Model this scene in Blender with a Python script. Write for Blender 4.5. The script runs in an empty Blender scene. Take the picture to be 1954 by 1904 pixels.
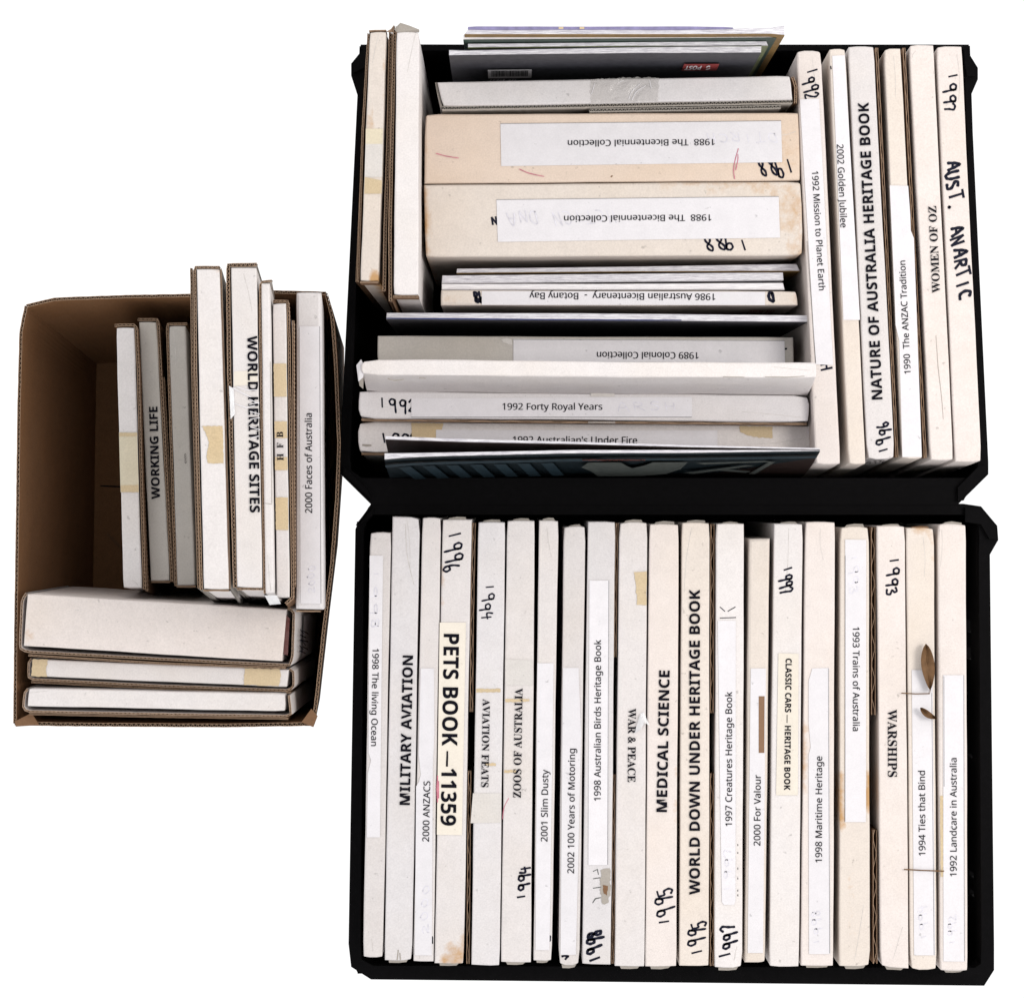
import bpy, math, random
from mathutils import Vector
random.seed(7)
sc = bpy.context.scene
COL = sc.collection

# ------------------------------------------------------------------ camera
S = 0.00038                 # metres per plan unit at album-top height
Z0, DIST = 0.28, 2.0
HC = Z0 + DIST
cam = bpy.data.objects.new('camera', bpy.data.cameras.new('camera'))
COL.objects.link(cam); sc.camera = cam
cam.location = (0, 0, HC); cam.rotation_euler = (0, 0, 0)
cam.data.sensor_fit = 'HORIZONTAL'
cam.data.angle = 2 * math.atan(1954 * S / 2 / DIST)
cam.data.clip_end = 50

# ------------------------------------------------------------------ light: an even white world added as glowing backdrop, and one big soft lamp
sc.view_settings.view_transform = 'Standard'; sc.view_settings.look = 'None'
sc.view_settings.exposure = 0.31; sc.view_settings.gamma = 1
world = bpy.data.worlds.new('World'); sc.world = world; world.use_nodes = True
bg = world.node_tree.nodes['Background']
bg.inputs[0].default_value = (1.0, 1.0, 1.0, 1); bg.inputs[1].default_value = 0.9
la = bpy.data.lights.new('softbox', 'AREA'); la.energy = 13; la.size = 0.6; la.color = (1, .955, .89)
lo = bpy.data.objects.new('softbox', la); COL.objects.link(lo)
lo.location = (1.15, 0.15, 1.75)
lo.rotation_euler = (Vector((0.25, -.05, 0.28)) - Vector(lo.location)).to_track_quat('-Z', 'Y').to_euler()

# ------------------------------------------------------------------ helpers
def at(x, y, z):
    k = (HC - z) / DIST
    return Vector(((x - 977) * S * k, -(y - 952) * S * k, z))

def tag(o, label=None, cat=None, group=None, kind=None):
    if label: o['label'] = label
    if cat: o['category'] = cat
    if group: o['group'] = group
    if kind: o['kind'] = kind

def origin_of(o):
    v = Vector((0, 0, 0))
    while o is not None:
        v = v + o.location; o = o.parent
    return v

def mesh_obj(name, verts, faces, mats, parent=None, fm=None, uvs=None, stain=None, smooth=False, loc=None):
    base = origin_of(parent) if parent is not None else (loc or Vector((0, 0, 0)))
    me = bpy.data.meshes.new(name)
    me.from_pydata([tuple(Vector(v) - base) for v in verts], [], faces)
    for m in (mats if isinstance(mats, (list, tuple)) else [mats]): me.materials.append(m)
    if fm: me.polygons.foreach_set('material_index', fm)
    if smooth: me.polygons.foreach_set('use_smooth', [True] * len(faces))
    if uvs:
        uv = me.uv_layers.new(name='UVMap')
        for l in me.loops: uv.data[l.index].uv = uvs[l.vertex_index]
    if stain:
        a = me.attributes.new('stain', 'FLOAT', 'POINT')
        a.data.foreach_set('value', stain)
    me.update()
    o = bpy.data.objects.new(name, me); COL.objects.link(o)
    if parent is not None: o.parent = parent
    else: o.location = base
    return o

def thing(name, label, cat, loc, group=None):
    o = bpy.data.objects.new(name, None); COL.objects.link(o)
    o.empty_display_size = .02; o.location = loc
    tag(o, label, cat, group); return o

# ------------------------------------------------------------------ materials
def newmat(name):
    m = bpy.data.materials.new(name); m.use_nodes = True
    nt = m.node_tree; return m, nt, nt.nodes['Principled BSDF']

def N(nt, t, **kw):
    n = nt.nodes.new(t)
    for k, v in kw.items(): setattr(n, k, v)
    return n

def card(name, rgb, stain=(.45, .27, .13), blotch=.22, rough=.85, bump=.12, grain=.06):
    """board or paper: fine grain, faint mottling and age stains where the mesh says so"""
    m, nt, b = newmat(name)
    tc = N(nt, 'ShaderNodeTexCoord'); oi = N(nt, 'ShaderNodeObjectInfo')
    add = N(nt, 'ShaderNodeVectorMath', operation='ADD'); nt.links.new(tc.outputs['Object'], add.inputs[0])
    mul = N(nt, 'ShaderNodeMath', operation='MULTIPLY'); nt.links.new(oi.outputs['Random'], mul.inputs[0]); mul.inputs[1].default_value = 9
    nt.links.new(mul.outputs[0], add.inputs[1])
    big = N(nt, 'ShaderNodeTexNoise'); big.inputs['Scale'].default_value = 14; big.inputs['Detail'].default_value = 5
    fine = N(nt, 'ShaderNodeTexNoise'); fine.inputs['Scale'].default_value = 900; fine.inputs['Detail'].default_value = 2
    mid = N(nt, 'ShaderNodeTexNoise'); mid.inputs['Scale'].default_value = 90; mid.inputs['Detail'].default_value = 6; mid.inputs['Roughness'].default_value = .7
    for n in (big, fine, mid): nt.links.new(add.outputs[0], n.inputs['Vector'])
    # mottling toward a slightly yellowed tone
    r1 = N(nt, 'ShaderNodeMapRange'); r1.inputs[1].default_value = .45; r1.inputs[2].default_value = .8; r1.inputs[4].default_value = blotch
    nt.links.new(big.outputs[0], r1.inputs[0])
    mx = N(nt, 'ShaderNodeMix', data_type='RGBA'); nt.links.new(r1.outputs[0], mx.inputs[0])
    mx.inputs[6].default_value = (*rgb, 1); mx.inputs[7].default_value = (rgb[0] * .93, rgb[1] * .82, rgb[2] * .64, 1)
    # per thing shade variation
    hv = N(nt, 'ShaderNodeHueSaturation')
    r3 = N(nt, 'ShaderNodeMapRange'); r3.inputs[3].default_value = .95; r3.inputs[4].default_value = 1.04
    nt.links.new(oi.outputs['Random'], r3.inputs[0]); nt.links.new(r3.outputs[0], hv.inputs['Value']); nt.links.new(mx.outputs[2], hv.inputs['Color'])
    # grain
    r2 = N(nt, 'ShaderNodeMapRange'); r2.inputs[1].default_value = .3; r2.inputs[2].default_value = .7
    r2.inputs[3].default_value = 1 - grain; r2.inputs[4].default_value = 1 + grain
    nt.links.new(fine.outputs[0], r2.inputs[0])
    vm = N(nt, 'ShaderNodeVectorMath', operation='SCALE'); nt.links.new(hv.outputs[0], vm.inputs[0]); nt.links.new(r2.outputs[0], vm.inputs['Scale'])
    # stains
    at_ = N(nt, 'ShaderNodeAttribute', attribute_name='stain')
    ad = N(nt, 'ShaderNodeMath', operation='ADD'); nt.links.new(at_.outputs['Fac'], ad.inputs[0]); nt.links.new(mid.outputs[0], ad.inputs[1])
    r4 = N(nt, 'ShaderNodeMapRange'); r4.inputs[1].default_value = .78; r4.inputs[2].default_value = 1.15; nt.links.new(ad.outputs[0], r4.inputs[0])
    ms = N(nt, 'ShaderNodeMix', data_type='RGBA'); nt.links.new(r4.outputs[0], ms.inputs[0]); nt.links.new(vm.outputs[0], ms.inputs[6])
    ms.inputs[7].default_value = (*stain, 1)
    sp = N(nt, 'ShaderNodeTexNoise'); sp.inputs['Scale'].default_value = 210; sp.inputs['Detail'].default_value = 3; nt.links.new(add.outputs[0], sp.inputs['Vector'])
    r5 = N(nt, 'ShaderNodeMapRange'); r5.inputs[1].default_value = .69; r5.inputs[2].default_value = .76; r5.inputs[3].default_value = 1; r5.inputs[4].default_value = .72; nt.links.new(sp.outputs[0], r5.inputs[0])
    r6 = N(nt, 'ShaderNodeMapRange'); r6.inputs[1].default_value = .3; r6.inputs[2].default_value = .7; r6.inputs[3].default_value = .955; r6.inputs[4].default_value = 1.03; nt.links.new(mid.outputs[0], r6.inputs[0])
    mm = N(nt, 'ShaderNodeMath', operation='MULTIPLY'); nt.links.new(r5.outputs[0], mm.inputs[0]); nt.links.new(r6.outputs[0], mm.inputs[1])
    vs = N(nt, 'ShaderNodeVectorMath', operation='SCALE'); nt.links.new(ms.outputs[2], vs.inputs[0]); nt.links.new(mm.outputs[0], vs.inputs['Scale'])
    nt.links.new(vs.outputs[0], b.inputs['Base Color'])
    b.inputs['Roughness'].default_value = rough; b.inputs['Specular IOR Level'].default_value = .2
    bp = N(nt, 'ShaderNodeBump'); bp.inputs['Strength'].default_value = bump; bp.inputs['Distance'].default_value = .001
    nt.links.new(mid.outputs[0], bp.inputs['Height'])
    b2 = N(nt, 'ShaderNodeBump'); b2.inputs['Strength'].default_value = min(1, bump * 5); b2.inputs['Distance'].default_value = .004
    nt.links.new(big.outputs[0], b2.inputs['Height']); nt.links.new(bp.outputs[0], b2.inputs['Normal']); nt.links.new(b2.outputs[0], b.inputs['Normal'])
    return m

def plain(name, rgb, rough=.6, spec=.3):
    m, nt, b = newmat(name)
    tc = N(nt, 'ShaderNodeTexCoord'); n = N(nt, 'ShaderNodeTexNoise'); n.inputs['Scale'].default_value = 220; n.inputs['Detail'].default_value = 4
    nt.links.new(tc.outputs['Object'], n.inputs['Vector'])
    r = N(nt, 'ShaderNodeMapRange'); r.inputs[1].default_value = .3; r.inputs[2].default_value = .7; r.inputs[3].default_value = .8; r.inputs[4].default_value = 1.2
    nt.links.new(n.outputs[0], r.inputs[0])
    vm = N(nt, 'ShaderNodeVectorMath', operation='SCALE'); vm.inputs[0].default_value = rgb; nt.links.new(r.outputs[0], vm.inputs['Scale'])
    nt.links.new(vm.outputs[0], b.inputs['Base Color'])
    b.inputs['Roughness'].default_value = rough; b.inputs['Specular IOR Level'].default_value = spec
    return m

def pages_mat(name, a, c):
    """page edges: fine streaks that run along the block"""
    m, nt, b = newmat(name)
    tc = N(nt, 'ShaderNodeTexCoord'); mp = N(nt, 'ShaderNodeMapping'); mp.inputs['Scale'].default_value = (1.5, 9, 1)
    oi = N(nt, 'ShaderNodeObjectInfo')
    nt.links.new(tc.outputs['UV'], mp.inputs[0]); nt.links.new(oi.outputs['Random'], mp.inputs['Location'])
    n = N(nt, 'ShaderNodeTexNoise'); n.inputs['Scale'].default_value = 1.3; n.inputs['Detail'].default_value = 4; n.inputs['Roughness'].default_value = .8
    nt.links.new(mp.outputs[0], n.inputs['Vector'])
    cr = N(nt, 'ShaderNodeMapRange'); cr.inputs[1].default_value = .38; cr.inputs[2].default_value = .6; nt.links.new(n.outputs[0], cr.inputs[0])
    mx = N(nt, 'ShaderNodeMix', data_type='RGBA'); nt.links.new(cr.outputs[0], mx.inputs[0]); mx.inputs[6].default_value = (*a, 1); mx.inputs[7].default_value = (*c, 1)
    nt.links.new(mx.outputs[2], b.inputs['Base Color']); b.inputs['Roughness'].default_value = .6; b.inputs['Specular IOR Level'].default_value = .3
    return m

def tape_mat(name, rgb, alpha, rough=.12):
    m, nt, b = newmat(name)
    tc = N(nt, 'ShaderNodeTexCoord'); n = N(nt, 'ShaderNodeTexNoise'); n.inputs['Scale'].default_value = 60; n.inputs['Detail'].default_value = 5
    n.inputs['Distortion'].default_value = 1.5
    nt.links.new(tc.outputs['Object'], n.inputs['Vector'])
    bp = N(nt, 'ShaderNodeBump'); bp.inputs['Strength'].default_value = .8; bp.inputs['Distance'].default_value = .004
    nt.links.new(n.outputs[0], bp.inputs['Height']); nt.links.new(bp.outputs[0], b.inputs['Normal'])
    b.inputs['Base Color'].default_value = (*rgb, 1); b.inputs['Alpha'].default_value = alpha; b.inputs['Roughness'].default_value = rough
    return m

M = {
 'grey':   card('grey_white_board', (0.6, 0.565, 0.56)),
 'cool':   card('cool_white_board', (0.615, 0.59, 0.6)),
 'white':  card('white_board', (0.65, 0.615, 0.61)),
 'warm':   card('warm_white_board', (0.65, 0.59, 0.565)),
 'cream':  card('cream_board', (0.63, 0.565, 0.515), blotch=.2),
 'tan':    card('aged_tan_board', (0.62, 0.51, 0.43), blotch=.35),
 'dull':   card('dull_grey_board', (0.47, 0.44, 0.41)),
 'label':  card('white_label_paper', (0.66, 0.64, 0.665), blotch=.03, grain=.03, bump=.05),
 'clabel': card('cream_label_paper', (.69, .635, .56), blotch=.06, grain=.03),
 'aged':   card('aged_tape', (0.55, 0.44, 0.29), blotch=.5, grain=.08),
 'pale':   card('faded_tape', (0.58, 0.55, 0.53), blotch=.3),
 'yellowed': card('yellowed_tape', (.60, .54, .42), blotch=.3),
 'kraft':  card('kraft_board', (0.18, 0.1, 0.055), blotch=.4, grain=.10, bump=.3),
 'kraftin': card('kraft_board_inside', (0.225, 0.115, 0.054), blotch=.5, grain=.12, bump=.4),
 'liner':  card('torn_kraft_liner', (0.33, 0.225, 0.155), blotch=.4, grain=.15, bump=.4),
 'brown':  card('brown_patch', (.22, .13, .08)),
 'greyflap': card('grey_flap_board', (.33, .30, .27)),
 'ink':    plain('black_ink', (.004, .004, .008), .7, .06),
 'pen':    plain('dark_blue_marker', (.006, .007, .018), .6, .1),
 'faint':  plain('show_through_ink', (.60, .585, .64), .8, .1),
 'red':    plain('red_ink', (.27, .045, .045), .6, .2),
 'crease': plain('board_crease', (.51, .48, .46), .8, .1),
 'pink':   plain('pink_crayon', (.50, .16, .22), .7, .1),
 'plastic': plain('black_crate_plastic', (.0022, .002, .0024), .7, .05),
 'pages':  pages_mat('page_edges', (.34, .32, .37), (.78, .77, .80)),
 'wpages': pages_mat('white_page_edges', (.60, .58, .62), (.86, .84, .85)),
 'coverd': plain('dark_magazine_cover', (.045, .045, .055), .55, .2),
 'covern': plain('navy_magazine_cover', (.02, .03, .13), .4, .3),
 'covert': plain('teal_black_cover', (.008, .014, .018), .4, .25),
 'coverb': plain('brown_black_cover', (.02, .012, .011), .4, .25),
 'coverp': plain('purple_cover', (.20, .18, .33), .35, .5),
 'green':  plain('dark_green_cover', (.03, .055, .042), .5, .3),
 'olive':  plain('olive_cover', (.13, .15, .07), .5, .3),
 'mustard': plain('mustard_cover', (.21, .12, .03), .5, .3),
 'tealp':  plain('teal_print', (.014, .028, .038), .5, .2),
 'figure': plain('pale_print', (.06, .068, .064), .5, .2),
 'cleartape': tape_mat('clear_tape', (.55, .52, .5), .38),
 'gloss':  tape_mat('crumpled_clear_tape', (.9, .9, .92), .55, .08),
 'leaf':   plain('dry_leaf', (.14, .075, .035), .7, .2),
 'redshiny': tape_mat('brown_tape', (.12, .04, .035), .9, .15),
}

# ground: made-up translucent sheet, lit through by the world below to glow without shadows
def backlit_sheet():
    m = bpy.data.materials.new('backlit_white'); m.use_nodes = True; nt = m.node_tree
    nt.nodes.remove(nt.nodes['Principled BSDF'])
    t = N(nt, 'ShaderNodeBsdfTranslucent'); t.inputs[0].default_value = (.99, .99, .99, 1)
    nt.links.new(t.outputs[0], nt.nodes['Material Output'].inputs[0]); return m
g = mesh_obj('ground', [(-2, -2, 0), (2, -2, 0), (2, 2, 0), (-2, 2, 0)], [(0, 1, 2, 3)], backlit_sheet())
tag(g, 'plain white surface under the boxes, made to glow from below', kind='structure')

# ------------------------------------------------------------------ shape builders
def lerp(a, b, t): return a + (b - a) * t
def along(pts, u):
    """point at fraction u of a plan polyline"""
    L = [0]
    for a, b in zip(pts, pts[1:]): L.append(L[-1] + math.hypot(b[0] - a[0], b[1] - a[1]))
    d = u * L[-1]
    for i in range(len(pts) - 1):
        if d <= L[i + 1] or i == len(pts) - 2:
            t = (d - L[i]) / max(L[i + 1] - L[i], 1e-9)
            return (lerp(pts[i][0], pts[i + 1][0], t), lerp(pts[i][1], pts[i + 1][1], t))

class Item:
    """a standing album, box or magazine. e0, e1: the two long top edges as plan polylines; it goes down DEPTH and leans by LEAN plan units"""
    bend = 0
    def __init__(s, e0, e1, z, depth, lean=(0, 0)):
        s.e0, s.e1, s.z, s.depth, s.lean = e0, e1, z, depth, lean
        s.zb = max(z - depth, .008)
        s.L = Vector((lean[0] * S, -lean[1] * S, 0))
    def P(s, u, v):
        a, b = along(s.e0, u), along(s.e1, u)
        return (lerp(a[0], b[0], v), lerp(a[1], b[1], v))
    def W(s, u, v, w=0, dz=0):
        """world point: u along, v across, w 0..1 down the body"""
        p = s.P(u, v); q = at(p[0], p[1], s.z); f = 1 - (1 - w) ** 3 if s.bend else w
        return Vector((q.x + s.L.x * f, q.y + s.L.y * f, lerp(s.z, s.zb, w) + dz))
    def base(s):
        q = s.W(.5, .5, 1); return q

def body(it, name, mat, parent, bev=2.6, rough=.5, stains=(), segs=30, crush=.5, mats=None):
    wpx = math.hypot(it.P(.5, 1)[0] - it.P(.5, 0)[0], it.P(.5, 1)[1] - it.P(.5, 0)[1])
    lpx = math.hypot(it.P(1, .5)[0] - it.P(0, .5)[0], it.P(1, .5)[1] - it.P(0, .5)[1])
    b = min(bev, wpx * .3); bv = b / wpx; bm = b * S
    rnd = random.Random(hash((round(it.P(0, 0)[0]), round(it.P(0, 0)[1]))) & 0xffff)
    ph = [rnd.uniform(0, 6.28) for _ in range(8)]
    def wob(u, k): return (math.sin(u * 9 + ph[k]) * .6 + math.sin(u * 23 + ph[k + 1]) * .3 + math.sin(u * 51 + ph[k + 2]) * .15) * rough
    us = [0, b * .35 / lpx, b / lpx] + [lerp(b / lpx, 1 - b / lpx, i / segs) for i in range(1, segs)] + [1 - b / lpx, 1 - b * .35 / lpx, 1]
    vt = [0, bv * .35, bv, .33, .67, 1 - bv, 1 - bv * .35, 1]
    cut = [rnd.uniform(0, crush) for _ in range(4)]
    verts, uv, st = [], [], []
    WS = [.06, .12, .2, .35, .6] if it.bend else [.35]
    nu = len(us); prof = [(0, 1)] + [(0, x) for x in WS[::-1]] + [(0, None)] + [(v, 0) for v in vt[1:-1]] + [(1, None)] + [(1, x) for x in WS] + [(1, 1)]
    for i, u in enumerate(us):
        endd = {0: 1, 1: .35, 2: 0, nu - 3: 0, nu - 2: .35, nu - 1: 1}.get(i, 0)
        for j, (v, w) in enumerate(prof):
            edge = -1 if v == 0 else (1 if v == 1 else 0)
            drop = 0
            if w is None: drop = bm; w = 0
            elif w == 0:
                k = vt.index(v)
                if k in (1, 6): drop = bm * .3
            if endd and w == 0: drop = max(drop, bm * endd)
            off = wob(u, 0 if edge < 0 else 4) if edge else 0
            # crushed corners pull in and down
            cu = min(u, 1 - u) * lpx
            ci = (0 if u < .5 else 2) + (0 if v < .5 else 1)
            cv = (v if v < .5 else 1 - v) * wpx
            pull = max(0, 1 - (cu + cv) / 9) * cut[ci] * 4
            uu = u + (pull / lpx if u < .5 else -pull / lpx)
            if w == 0: drop += pull * S * .8
            q = it.W(uu, v + (off + (pull if v < .5 else -pull)) / wpx, w)
            verts.append((q.x, q.y, q.z - drop)); uv.append((u * lpx / 60, v * wpx / 10))
            a = 0
            for (su, sv, ru, rv, k) in stains:
                d = ((u - su) / ru) ** 2 + ((v - sv) / rv) ** 2
                if d < 1: a = max(a, k * (1 - d) ** .5)
            st.append(a)
    n = len(prof); faces = []
    for i in range(nu - 1):
        for j in range(n - 1):
            a = i * n + j; faces.append((a, a + n, a + n + 1, a + 1))
    faces.append(tuple(range(n))[::-1]); faces.append(tuple((nu - 1) * n + j for j in range(n)))
    faces.append(tuple([i * n for i in range(nu)] [::-1] + [i * n + n - 1 for i in range(nu)]))
    # orientation: top faces must point up
    vv = [Vector(x) for x in verts]
    f = faces[len(us) // 2 * (n - 1) + n // 2]
    if (vv[f[1]] - vv[f[0]]).cross(vv[f[2]] - vv[f[0]]).z < 0: faces = [tuple(reversed(x)) for x in faces]
    return mesh_obj(name, verts, faces, mat, parent, uvs=uv, stain=st)

def patch(poly, z, mat, name, parent, th=.00012, lab=None, lift=.0003, ragged=0):
    """a thin sheet (paper, tape) lying on a top face; poly in plan units"""
    if ragged:
        out = []
        for i, (a, b) in enumerate(zip(poly, poly[1:] + poly[:1])):
            d = math.hypot(b[0] - a[0], b[1] - a[1]); k = max(1, int(d / 3.5))
            for j in range(k):
                t = j / k; nx, ny = -(b[1] - a[1]) / max(d, .1), (b[0] - a[0]) / max(d, .1); r = random.uniform(-ragged, ragged) if j else 0
                out.append((lerp(a[0], b[0], t) + nx * r, lerp(a[1], b[1], t) + ny * r))
        poly = out
    n = len(poly)
    zt = z + lift + th
    v = [tuple(at(x, y, zt)) for x, y in poly] + [tuple(at(x, y, z + lift)) for x, y in poly]
    ar = sum(a[0] * b[1] - b[0] * a[1] for a, b in zip(poly, poly[1:] + poly[:1]))
    top = tuple(range(n)); f = [top if ar < 0 else top[::-1]] + [(i, (i + 1) % n, n + (i + 1) % n, n + i) if ar > 0 else ((i + 1) % n, i, n + i, n + (i + 1) % n) for i in range(n)]
    o = mesh_obj(name, v, f, mat, parent)
    if lab: o['label'] = lab
    return o

FB = {'bold': (0x1D5D4, 0x1D5EE, 0x1D7EC), 'sans': (0x1D5A0, 0x1D5BA, 0x1D7E2), 'serif': (0x1D400, 0x1D41A, 0x1D7CE)}
_gc = {}
def glyph_mesh(s, style):
    if (s, style) not in _gc: _gc[(s, style)] = glyph_mesh_(s, style)
    return _gc[(s, style)]
def glyph_mesh_(s, style):
    B = FB[style]; o = ''
    for c in s:
        if 'A' <= c <= 'Z': o += chr(B[0] + ord(c) - 65)
        elif 'a' <= c <= 'z': o += chr(B[1] + ord(c) - 97)
        elif '0' <= c <= '9': o += chr(B[2] + ord(c) - 48)
        else: o += c
    cu = bpy.data.curves.new('writing', 'FONT'); cu.body = o; cu.resolution_u = 3; cu.offset = {'sans': 0, 'bold': .006, 'serif': .004}[style]
    ob = bpy.data.objects.new('writing', cu); COL.objects.link(ob)
    dg = bpy.context.evaluated_depsgraph_get(); dg.update()
    me = bpy.data.meshes.new_from_object(ob.evaluated_get(dg))
    v = [(p.co.x, p.co.y) for p in me.vertices]; f = [tuple(p.vertices) for p in me.polygons]
    bpy.data.objects.remove(ob); bpy.data.curves.remove(cu); bpy.data.meshes.remove(me)
    return v, f
CAP = .714
def spread(v):
    x0 = min(p[0] for p in v); x1 = max(p[0] for p in v); return x0, x1

def text_on(s, style, P0, P1, cap, z, parent, mat='ink', name='lettering', lift=.0009, mapper=None):
    v, f = glyph_mesh(s, style)
    caps = [p[1] for p in v]; x0, x1 = spread(v)
    hgt = {'bold': .714, 'sans': .714, 'serif': .66}[style]
    # measure the real cap height from a capital H of the same font
    hv, _ = glyph_mesh('H', style); hgt = max(p[1] for p in hv)
    dx, dy = P1[0] - P0[0], P1[1] - P0[1]; L = math.hypot(dx, dy); d = (dx / L, dy / L); up = (d[1], -d[0])
    out = []
    if style == 'sans':   # a second strike just beside the first gives the printed weight
        nv = len(v); v = list(v) + [(x + .022, y + .006) for x, y in v]; f = list(f) + [tuple(q + nv for q in t) for t in f]; x1 += .022
    for vi, (x, y) in enumerate(v):
        a = (x - x0) / (x1 - x0) * L; b = y / hgt * cap; lf = lift + (.00004 if style == 'sans' and vi >= len(v) // 2 else 0)
        px, py = P0[0] + d[0] * a + up[0] * b, P0[1] + d[1] * a + up[1] * b
        out.append(mapper(px, py) if mapper else tuple(at(px, py, z + lf)))
    # faces of the text mesh face +z in text space: keep them facing up here
    vv = [Vector(q) for q in out]
    if f and not mapper:
        nz = sum((vv[t[1]] - vv[t[0]]).cross(vv[t[2]] - vv[t[0]]).z for t in f)
        if nz < 0: f = [tuple(reversed(t)) for t in f]
    return mesh_obj(name, out, f, M[mat], parent)

GL = {
 '1': [[(.3, .3), (.34, 1)]], '9': [[(.66, .95), (.42, 1), (.2, .82), (.26, .56), (.5, .55), (.7, .78), (.68, .95), (.64, .5), (.60, -.1)]],
 '6': [[(.42, 1), (.22, .55), (.2, .15), (.4, 0), (.62, .2), (.5, .42), (.24, .33)]],
 '4': [[(.22, 1), (.08, .45), (.62, .52)], [(.52, .85), (.4, -.05)]],
 '7': [[(.05, .8), (.32, 1), (.58, .86), (.42, .45), (.3, 0)]],
 '5': [[(.2, .95), (.18, .55), (.5, .58), (.58, .25), (.34, 0), (.1, .1)], [(.2, .95), (.7, 1.05)]],
 '3': [[(.1, .88), (.42, 1), (.5, .78), (.28, .56), (.58, .34), (.44, .03), (.08, .06)]],
 '8': [[(.52, .88), (.26, 1), (.14, .74), (.5, .36), (.42, 0), (.14, .08), (.2, .38), (.52, .68), (.5, .9)]],
 '2': [[(.1, .75), (.3, 1), (.56, .8), (.36, .4), (.05, .02), (.62, .06)]],
 'A': [[(.0, 0), (.12, .5), (.34, 1), (.5, .5), (.6, -.02)], [(.08, .42), (.55, .38)]],
 'U': [[(.02, 1), (.02, .3), (.2, 0), (.42, .06), (.55, .4), (.55, 1)]],
 'S': [[(.55, .95), (.25, 1), (.1, .75), (.5, .4), (.42, .05), (.05, .04)]],
 'T': [[(.0, .95), (.65, 1)], [(.32, .98), (.28, 0)]], '.': [[(.2, .08), (.28, .02), (.2, .0)]],
 'N': [[(.0, 0), (.06, 1)], [(.06, 1), (.48, .05)], [(.48, .05), (.55, 1)]],
 'R': [[(.05, 0), (.1, 1)], [(.1, 1), (.5, .92), (.48, .6), (.12, .5)], [(.2, .5), (.6, 0)]],
 'I': [[(.3, 0), (.3, 1)]], 'C': [[(.58, .85), (.3, 1), (.06, .6), (.16, .1), (.55, .05)]],
 'H': [[(.08, 0), (.1, 1)], [(.52, 0), (.56, 1)], [(.1, .5), (.55, .52)]],
 'D': [[(.1, 0), (.1, 1), (.5, .85), (.58, .4), (.4, .02), (.1, .05)]],
 'K': [[(.1, 0), (.1, 1)], [(.6, 1), (.2, .5)], [(.3, .45), (.6, 0)]], ' ': [],
 '0': [[(.35, 1), (.1, .6), (.2, .05), (.5, .1), (.58, .6), (.35, 1)]],
 'n': [[(.1, 0), (.14, .6)], [(.14, .45), (.35, .62), (.48, .4), (.5, 0)]],
}
def smooth_line(p, k=4):
    if len(p) < 3: return p
    q = [p[0]] + list(p) + [p[-1]]; out = []
    for i in range(1, len(q) - 2):
        a, b, c, d = q[i - 1:i + 3]
        for j in range(k):
            t = j / k
            out.append(tuple(.5 * (2 * b[n] + (c[n] - a[n]) * t + (2 * a[n] - 5 * b[n] + 4 * c[n] - d[n]) * t * t + (3 * b[n] - a[n] - 3 * c[n] + d[n]) * t ** 3) for n in (0, 1)))
    return out + [p[-1]]

def strokes(lines, width, z, parent, name, mat='pen', lift=.0002, mapper=None):
    """flat pen strokes, lines in plan units"""
    V, F = [], []
    k = 0
    for ln in lines:
        n = len(ln); b0 = len(V); lf = lift + k * .00002; k += 1
        for i, (x, y) in enumerate(ln):
            a = ln[max(0, i - 1)]; c = ln[min(n - 1, i + 1)]
            dx, dy = c[0] - a[0], c[1] - a[1]; d = math.hypot(dx, dy) or 1
            w = width / 2 * (1 + .15 * math.sin(i * 1.7)) * (.75 if i in (0, n - 1) else 1)
            ex = (dx / d * -w * .6 if i == 0 else dx / d * w * .6 if i == n - 1 else 0, dy / d * -w * .6 if i == 0 else dy / d * w * .6 if i == n - 1 else 0)
            for sg in (1, -1):
                px, py = x - dy / d * w * sg + ex[0], y + dx / d * w * sg + ex[1]
                V.append(mapper(px, py) if mapper else tuple(at(px, py, z + lf)))
        for i in range(n - 1):
            j = b0 + i * 2; F.append((j, j + 1, j + 3, j + 2))
    return mesh_obj(name, V, F, M[mat], parent)

def hand(s, P0, P1, h, z, parent, width=3, slant=-.26, name='handwriting', mat='pen', lift=.0002, seed=1):
    r = random.Random(seed + len(s) * 7 + int(P0[0]))
    dx, dy = P1[0] - P0[0], P1[1] - P0[1]; L = math.hypot(dx, dy); d = (dx / L, dy / L); up = (d[1], -d[0])
    adv = L / len(s); lines = []
    for i, c in enumerate(s):
        x0 = adv * i; gw = adv * 1.15; gh = h * r.uniform(.78, 1.02); by = r.uniform(-.12, .1) * h; sl = slant + r.uniform(-.12, .12)
        for st in GL[c]:
            ln = []
            for x, y in smooth_line(st):
                a = x0 + x * gw + y * gh * sl; b = by + y * gh
                ln.append((P0[0] + d[0] * a + up[0] * b, P0[1] + d[1] * a + up[1] * b))
            lines.append(ln)
    return strokes(lines, width * (1.35 if mat == 'pen' else 1), z, parent, name, mat, lift)

def resample(pts, step):
    L = sum(math.hypot(b[0] - a[0], b[1] - a[1]) for a, b in zip(pts, pts[1:])); n = max(2, int(L / step))
    return [along(pts, i / n) for i in range(n + 1)]

def offset_line(pts, d):
    out = []
    for i, p in enumerate(pts):
        a = pts[max(0, i - 1)]; c = pts[min(len(pts) - 1, i + 1)]
        dx, dy = c[0] - a[0], c[1] - a[1]; l = math.hypot(dx, dy) or 1
        out.append((p[0] - dy / l * d, p[1] + dx / l * d))
    return out

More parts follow.
